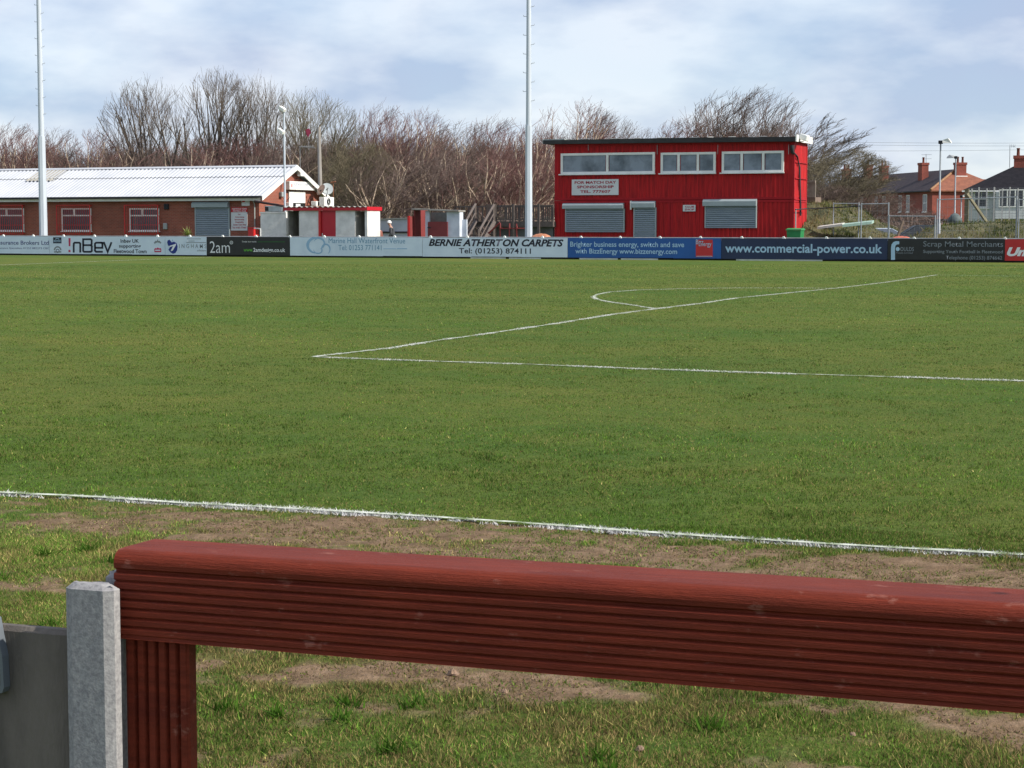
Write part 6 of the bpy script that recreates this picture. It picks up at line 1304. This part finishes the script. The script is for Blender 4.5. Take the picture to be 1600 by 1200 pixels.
for xx, w_ in ((3.8, 1.9),): mb = MB(Ms); frame_rect(mb, xx - w_ / 2, xx + w_ / 2, 2.9, 4.3, .08, -.56, -.501, [xx - .3, xx + .3]); o = mb.build('window', M_white, bay); mb = MB(Ms); mb.box(xx - w_ / 2 + .08, xx + w_ / 2 - .08, -.52, -.503, 2.98, 4.22); mb.build('pane', M_glass, o)
for xx in (1.5, 7.0, 10.4): sash(hs_, Ms, xx, 2.9, 4.2, 1.1, .395)
e = empty('tv_aerial', tuple(atz(1578, 262, ZD)), 'thin roof aerial beside the brick chimney of the dark roofed house', 'aerial'); mb = MB(); a_, c_ = atz(1577.5, 262, ZD + 3), atz(1578, 228, ZD + 3); mb.tube([a_, c_], .02, 4); d_ = atz(1586, 228.5, ZD + 3); mb.tube([c_, d_], .016, 4)
for k_ in range(4): q_ = c_.lerp(d_, k_ / 3); mb.tube([q_ + Vector((0, 0, -.15)), q_ + Vector((0, 0, .15))], .01, 3)
mb.build('antenna', M_gutter, e)
for (px, py0, py1, lab) in ((1447, 262, 241, 'small roof aerial above the middle terrace chimney'), (1381, 270, 252, 'small roof aerial by the farthest terrace chimney')):
    a_, c_ = atz(px, py0, 208), atz(px, py1, 208); mb = MB(); mb.tube([a_, c_], .025, 4)
    for k_ in (-.05, -.5): mb.tube([c_ + Vector((-.5, 0, k_)), c_ + Vector((.6, 0, k_))], .016, 3)
    mb.build('tv_aerial', M_gutter, None, label=lab, cat='aerial')
# overhead lines
for j, (ya_, yb2) in enumerate(((222, 219), (226, 224), (236, 226))):
    mb = MB(); mb.tube([at(1300 + 600 * i / 10, ya_ + (yb2 - ya_) * i / 10 + 3 * math.sin(math.pi * i / 10), 140) for i in range(11)], .008, 3, False); mb.build('overhead_line', M_gutter, None, label=['uppermost thin overhead line above the terrace roofs', 'middle thin overhead line above the terrace roofs', 'lowest thin overhead line above the terrace roofs'][j], cat='overhead line', group='overhead lines above the terrace')
# pale wall of the car park
Y = 108; a_, c_ = at(1345, 350, Y).x, at(1428, 350, Y).x; mb = MB(); 
for i in range(8): xx = a_ + (c_ - a_) * i / 8; mb.box(xx + .01, xx + (c_ - a_) / 8 - .01, Y, Y + .1, 0, at(1400, 349, Y).z)
mb.build('panel_wall', mat('panel_grey', (.40, .42, .44), (.32, .34, .36), scale=1), None, label='pale grey panelled wall behind the parked cars', cat='wall')
Y = 112; a_, c_ = at(1362, 350, Y).x, at(1470, 350, Y).x; e = empty('low_garage_row', ((a_ + c_) / 2, Y + 1, 0), 'row of low dark roofed outbuildings below the terrace windows', 'outbuilding'); mb = MB(); mb.box(a_, c_, Y, Y + 5, 0, at(1420, 345, Y).z); mb.build('wall', mat('outbuilding_wall', (.20, .12, .10), (.15, .09, .075)), e); mb = MB(); mb.box(a_ - .2, c_ + .2, Y - .25, Y + 5.2, at(1420, 344.9, Y).z, at(1420, 342.3, Y).z); mb.build('roof', M_gutter, e); mb = MB(); mb.box(a_ + .6, a_ + 1.9, Y - .03, Y - .002, .2, at(1420, 347, Y).z); mb.build('door', M_white, e)
# leaning timber plank in front of the cars
mb = MB(); mb.tube([at(1402, 372, 84.6), at(1411, 345, 84.6)], .07, 4, smooth=False); mb.build('leaning_plank', M_tim2, None, label='brown timber plank leaning in front of the dark parked car', cat='plank')

# ================================================================== CARS
def car(px, py_roof, Y, heading, m, label, H=1.45, Lc=4.2, Wc=1.72):
    P = at(px, 350, Y); b = empty('parked_car', (P.x, Y, 0), label, 'car', 'cars parked behind the mesh fence'); M_ = Matrix.Translation((P.x, Y, 0)) @ Matrix.Rotation(heading, 4, 'Z')
    st = [(-2.1, .28, .62, .80), (-2.05, .25, .86, .90), (-1.55, .22, .93, .98), (-1.1, .2, .95, 1), (-.2, .2, .96, 1), (.6, .2, .95, 1), (1.25, .2, .93, 1), (1.9, .22, .82, .95), (2.1, .28, .58, .82)]
    k = Lc / 4.2; mb = MB(M_); vs = []; 
    for x, z0, z1, w in st:
        hw = Wc / 2 * w; vs += [(x * k, -hw * .94, z0), (x * k, -hw, z0 + .25), (x * k, -hw * .97, z1 - .08), (x * k, -hw * .86, z1), (x * k, hw * .86, z1), (x * k, hw * .97, z1 - .08), (x * k, hw, z0 + .25), (x * k, hw * .94, z0)]
    n = 8; fs = [[i * n + j, i * n + (j + 1) % n, (i + 1) * n + (j + 1) % n, (i + 1) * n + j] for i in range(len(st) - 1) for j in range(n)] + [list(range(n))[::-1], [(len(st) - 1) * n + j for j in range(n)]]; mb.add(vs, fs, True); bd = mb.build('body', m, b)
    gl = [(-1.75, .93, .80), (-1.25, H - .08, .62), (-.6, H, .62), (.25, H - .02, .62), (1.05, .95, .78)]
    mb = MB(M_); vs = []
    for x, z, w in gl: hw = Wc / 2 * w / .9; hb = Wc / 2 * .86; vs += [(x * k, -hb, .93), (x * k, -hw, z), (x * k, hw, z), (x * k, hb, .93)]
    mb.add(vs, [[i * 4 + j, i * 4 + j + 1, i * 4 + 5 + j, i * 4 + 4 + j] for i in range(4) for j in range(3)], False); mb.build('windows', M_glass, b)
    mb = MB(M_); hw = Wc / 2 * .62 / .9 + .01; mb.box(-1.2 * k, .22 * k, -hw, hw, H - .06, H + .012, .02); mb.build('roof', m, b)
    for s_ in (-1, 1):
        mb = MB(M_)
        for x0, z0, x1, z1 in ((-1.75, .95, -1.22, H - .04), (1.05, .97, .24, H - .03), (-.35, .95, -.38, H - .04)): mb.tube([(x0 * k, s_ * Wc / 2 * .84, z0), (x1 * k, s_ * (Wc / 2 * .70), z1)], .035, 4)
        mb.build('pillar', m, bd)
    for x in (-1.3, 1.35):
        for s_ in (-1, 1):
            mb = MB(M_); mb.tube([(x * k, s_ * (Wc / 2 - .2), .31), (x * k, s_ * (Wc / 2 + .01), .31)], .31, 16); w_ = mb.build('wheel', M_gutter, b); mb = MB(M_); mb.tube([(x * k, s_ * (Wc / 2 + .011), .31), (x * k, s_ * (Wc / 2 + .025), .31)], .19, 12); mb.build('rim', M_rail, w_)
    for s_ in (-1, 1): mb = MB(M_); mb.box(2.02 * k, 2.1 * k, s_ * .5 - .16, s_ * .5 + .16, .58, .72, .02); mb.build('headlight', M_white, b); mb = MB(M_); mb.box(.75 * k, .95 * k, s_ * (Wc / 2 + .02), s_ * (Wc / 2 + .18), .92, 1.04, .02); mb.build('door_mirror', m, b)
car(1437, 352, 92.5, R(-165), mat('car_dark', (.035, .045, .06), (.03, .04, .052), rough=.25, coat=.6), 'dark blue grey parked car behind the mesh fence', 1.5); car(1374, 358, 93, R(-35), mat('car_silver', (.36, .42, .50), (.33, .39, .46), rough=.25, coat=.6), 'pale silver blue parked car partly behind the mound', 1.35)

# ================================================================== PEOPLE
def skin_mesh(joints, edges, radii, sub=2):
    me = bpy.data.meshes.new('body'); me.from_pydata([tuple(j) for j in joints], edges, []); o = bpy.data.objects.new('body_tmp', me); COL.objects.link(o); o.modifiers.new('s', 'SKIN')
    for v, r_ in zip(me.skin_vertices[0].data, radii): v.radius = (r_ if isinstance(r_, tuple) else (r_, r_))
    me.skin_vertices[0].data[0].use_root = True; sb = o.modifiers.new('u', 'SUBSURF'); sb.levels = sub; sb.render_levels = sub; dg = bpy.context.evaluated_depsgraph_get(); dg.update(); out = bpy.data.meshes.new_from_object(o.evaluated_get(dg)); bpy.data.objects.remove(o, do_unlink=True); bpy.data.meshes.remove(me)
    for p in out.polygons: p.use_smooth = True
    return out
def person(px, Y, face, label, H, coat, trousers, hat, hair, stoop=.06):
    P = at(px, 350, Y); e = empty('person', (P.x, Y, 0), label, 'person'); k = H / 1.75; M_ = Matrix.Translation((P.x, Y, 0)) @ Matrix.Rotation(face, 4, 'Z') @ Matrix.Scale(k, 4)
    s = stoop
    J = [(0, 0, .95), (.02, 0, 1.15), (.03 + s, 0, 1.38), (.05 + s * 1.3, 0, 1.50), (.09 + s * 1.5, 0, 1.62), (.10 + s * 1.6, 0, 1.70), (0, .09, .90), (.10, .10, .50), (.02, .10, .08), (.16, .10, .03), (0, -.09, .90), (-.06, -.10, .50), (-.16, -.10, .10), (-.04, -.10, .03),
         (.02 + s, .19, 1.38), (.0 + s, .24, 1.12), (.12 + s, .22, .90), (.02 + s, -.19, 1.38), (-.02 + s, -.24, 1.12), (.10 + s, -.22, .90)]
    for i, s_ in ((16, 1), (19, -1)):
        b0 = Vector(J[i])
        J.append(tuple(b0 + Vector((.05, 0, -.07))))
        for f in range(4): J.append(tuple(b0 + Vector((.065 + .01 * f, s_ * (-.03 + .02 * f), -.12 - .008 * (f % 3)))))
        J.append(tuple(b0 + Vector((.09, -s_ * .045, -.06))))
    E_ = [(0, 1), (1, 2), (2, 3), (3, 4), (4, 5), (0, 6), (6, 7), (7, 8), (8, 9), (0, 10), (10, 11), (11, 12), (12, 13), (2, 14), (14, 15), (15, 16), (2, 17), (17, 18), (18, 19)]
    Rr = [(.14, .12), (.13, .12), (.15, .11), .055, .095, .08, .09, .062, .045, .04, .09, .062, .045, .04, .06, .047, .032, .06, .047, .032]
    for base, wr in ((20, 16), (26, 19)):
        E_.append((wr, base)); Rr.append(.034)
        for f in range(4): E_.append((base, base + 1 + f)); Rr.append(.009)
        E_.append((base, base + 5)); Rr.append(.011)
    me = skin_mesh([M_ @ Vector(j) for j in J], E_, [tuple(q * k for q in r_) if isinstance(r_, tuple) else r_ * k for r_ in Rr]); me.materials.append(mat('skin', (.45, .26, .19), (.40, .23, .17))); link_mesh('body', me, e)
    # coat and trousers grown a little larger than the body
    idx_c = [0, 1, 2, 14, 15, 16, 17, 18, 19]; mp_ = {i: n for n, i in enumerate(idx_c)}; Ec = [(mp_[a], mp_[b]) for a, b in E_ if a in mp_ and b in mp_]; Rc = [(.19, .17), (.175, .155), (.18, .14), .085, .07, .05, .085, .07, .05]
    me = skin_mesh([M_ @ Vector(J[i]) + (Vector((0, 0, -.16)) if i == 0 else Vector()) for i in idx_c], Ec, [tuple(q * k for q in r_) if isinstance(r_, tuple) else r_ * k for r_ in Rc]); me.materials.append(coat); link_mesh('coat', me, e)
    idx_t = [0, 6, 7, 8, 10, 11, 12]; mp_ = {i: n for n, i in enumerate(idx_t)}; Ec = [(mp_[a], mp_[b]) for a, b in E_ if a in mp_ and b in mp_]; me = skin_mesh([M_ @ Vector(J[i]) for i in idx_t], Ec, [.15 * k, .105 * k, .08 * k, .065 * k, .105 * k, .08 * k, .065 * k]); me.materials.append(trousers); link_mesh('trousers', me, e)
    c = M_ @ Vector((.10 + s * 1.55, 0, 1.66)); mb = MB(Matrix.Translation(c) @ Matrix.Rotation(face, 4, 'Z')); n = 12; vs = []
    for j in range(5):
        ph = j * math.pi / 2 / 4 - .1; vs += [(.125 * math.cos(ph) * math.cos(i * 6.2832 / n) - .012, .108 * math.cos(ph) * math.sin(i * 6.2832 / n), .135 * math.sin(ph) + .012) for i in range(n)]
    mb.add(vs, [[j * n + i, j * n + (i + 1) % n, (j + 1) * n + (i + 1) % n, (j + 1) * n + i] for j in range(4) for i in range(n)] + [[4 * n + i for i in range(n)]], True); mb.build('hat' if hat else 'hair', hair, e)
    mb = MB(Matrix.Translation(c) @ Matrix.Rotation(face, 4, 'Z')); mb.add([(.10, -.012, .0), (.10, .012, .0), (.135, 0, -.045), (.10, -.02, -.05), (.10, .02, -.05)], [(0, 2, 1), (0, 3, 2), (1, 2, 4), (2, 3, 4)]); mb.build('nose', mat('skin', (.45, .26, .19)), e)
M_coat = mat('dark_coat', (.05, .055, .065), (.03, .033, .04)); M_jean = mat('dark_trousers', (.06, .07, .09)); 
person(613.5, 88, R(200), 'person in a dark jacket and a white hat walking between the dugouts', 1.70, M_coat, M_jean, True, M_white)
person(594.8, 84.5, R(170), 'person in a rust brown coat mostly hidden behind the white dugout end', 1.52, mat('rust_coat', (.20, .06, .04), (.15, .045, .03)), M_jean, False, mat('dark_hair', (.03, .022, .018)), stoop=.12)
# small scrap caught in the twigs
P = at(481, 208, 101); mb = MB(); mb.add([P + Vector(v) for v in ((-.16, 0, .2), (.1, .03, .3), (.2, 0, .02), (.05, -.04, -.26), (-.12, .02, -.1), (0, .08, 0))], [(0, 1, 5), (1, 2, 5), (2, 3, 5), (3, 4, 5), (4, 0, 5), (4, 3, 2, 1, 0)]); mb.build('plastic_scrap', mat('crimson_scrap', (.32, .03, .07), (.28, .025, .06)), None, label='crimson plastic scrap caught in the twigs above the clubhouse', cat='litter')
print('px check corner', px_of(L_pen[0]), 'objects', len(bpy.data.objects))
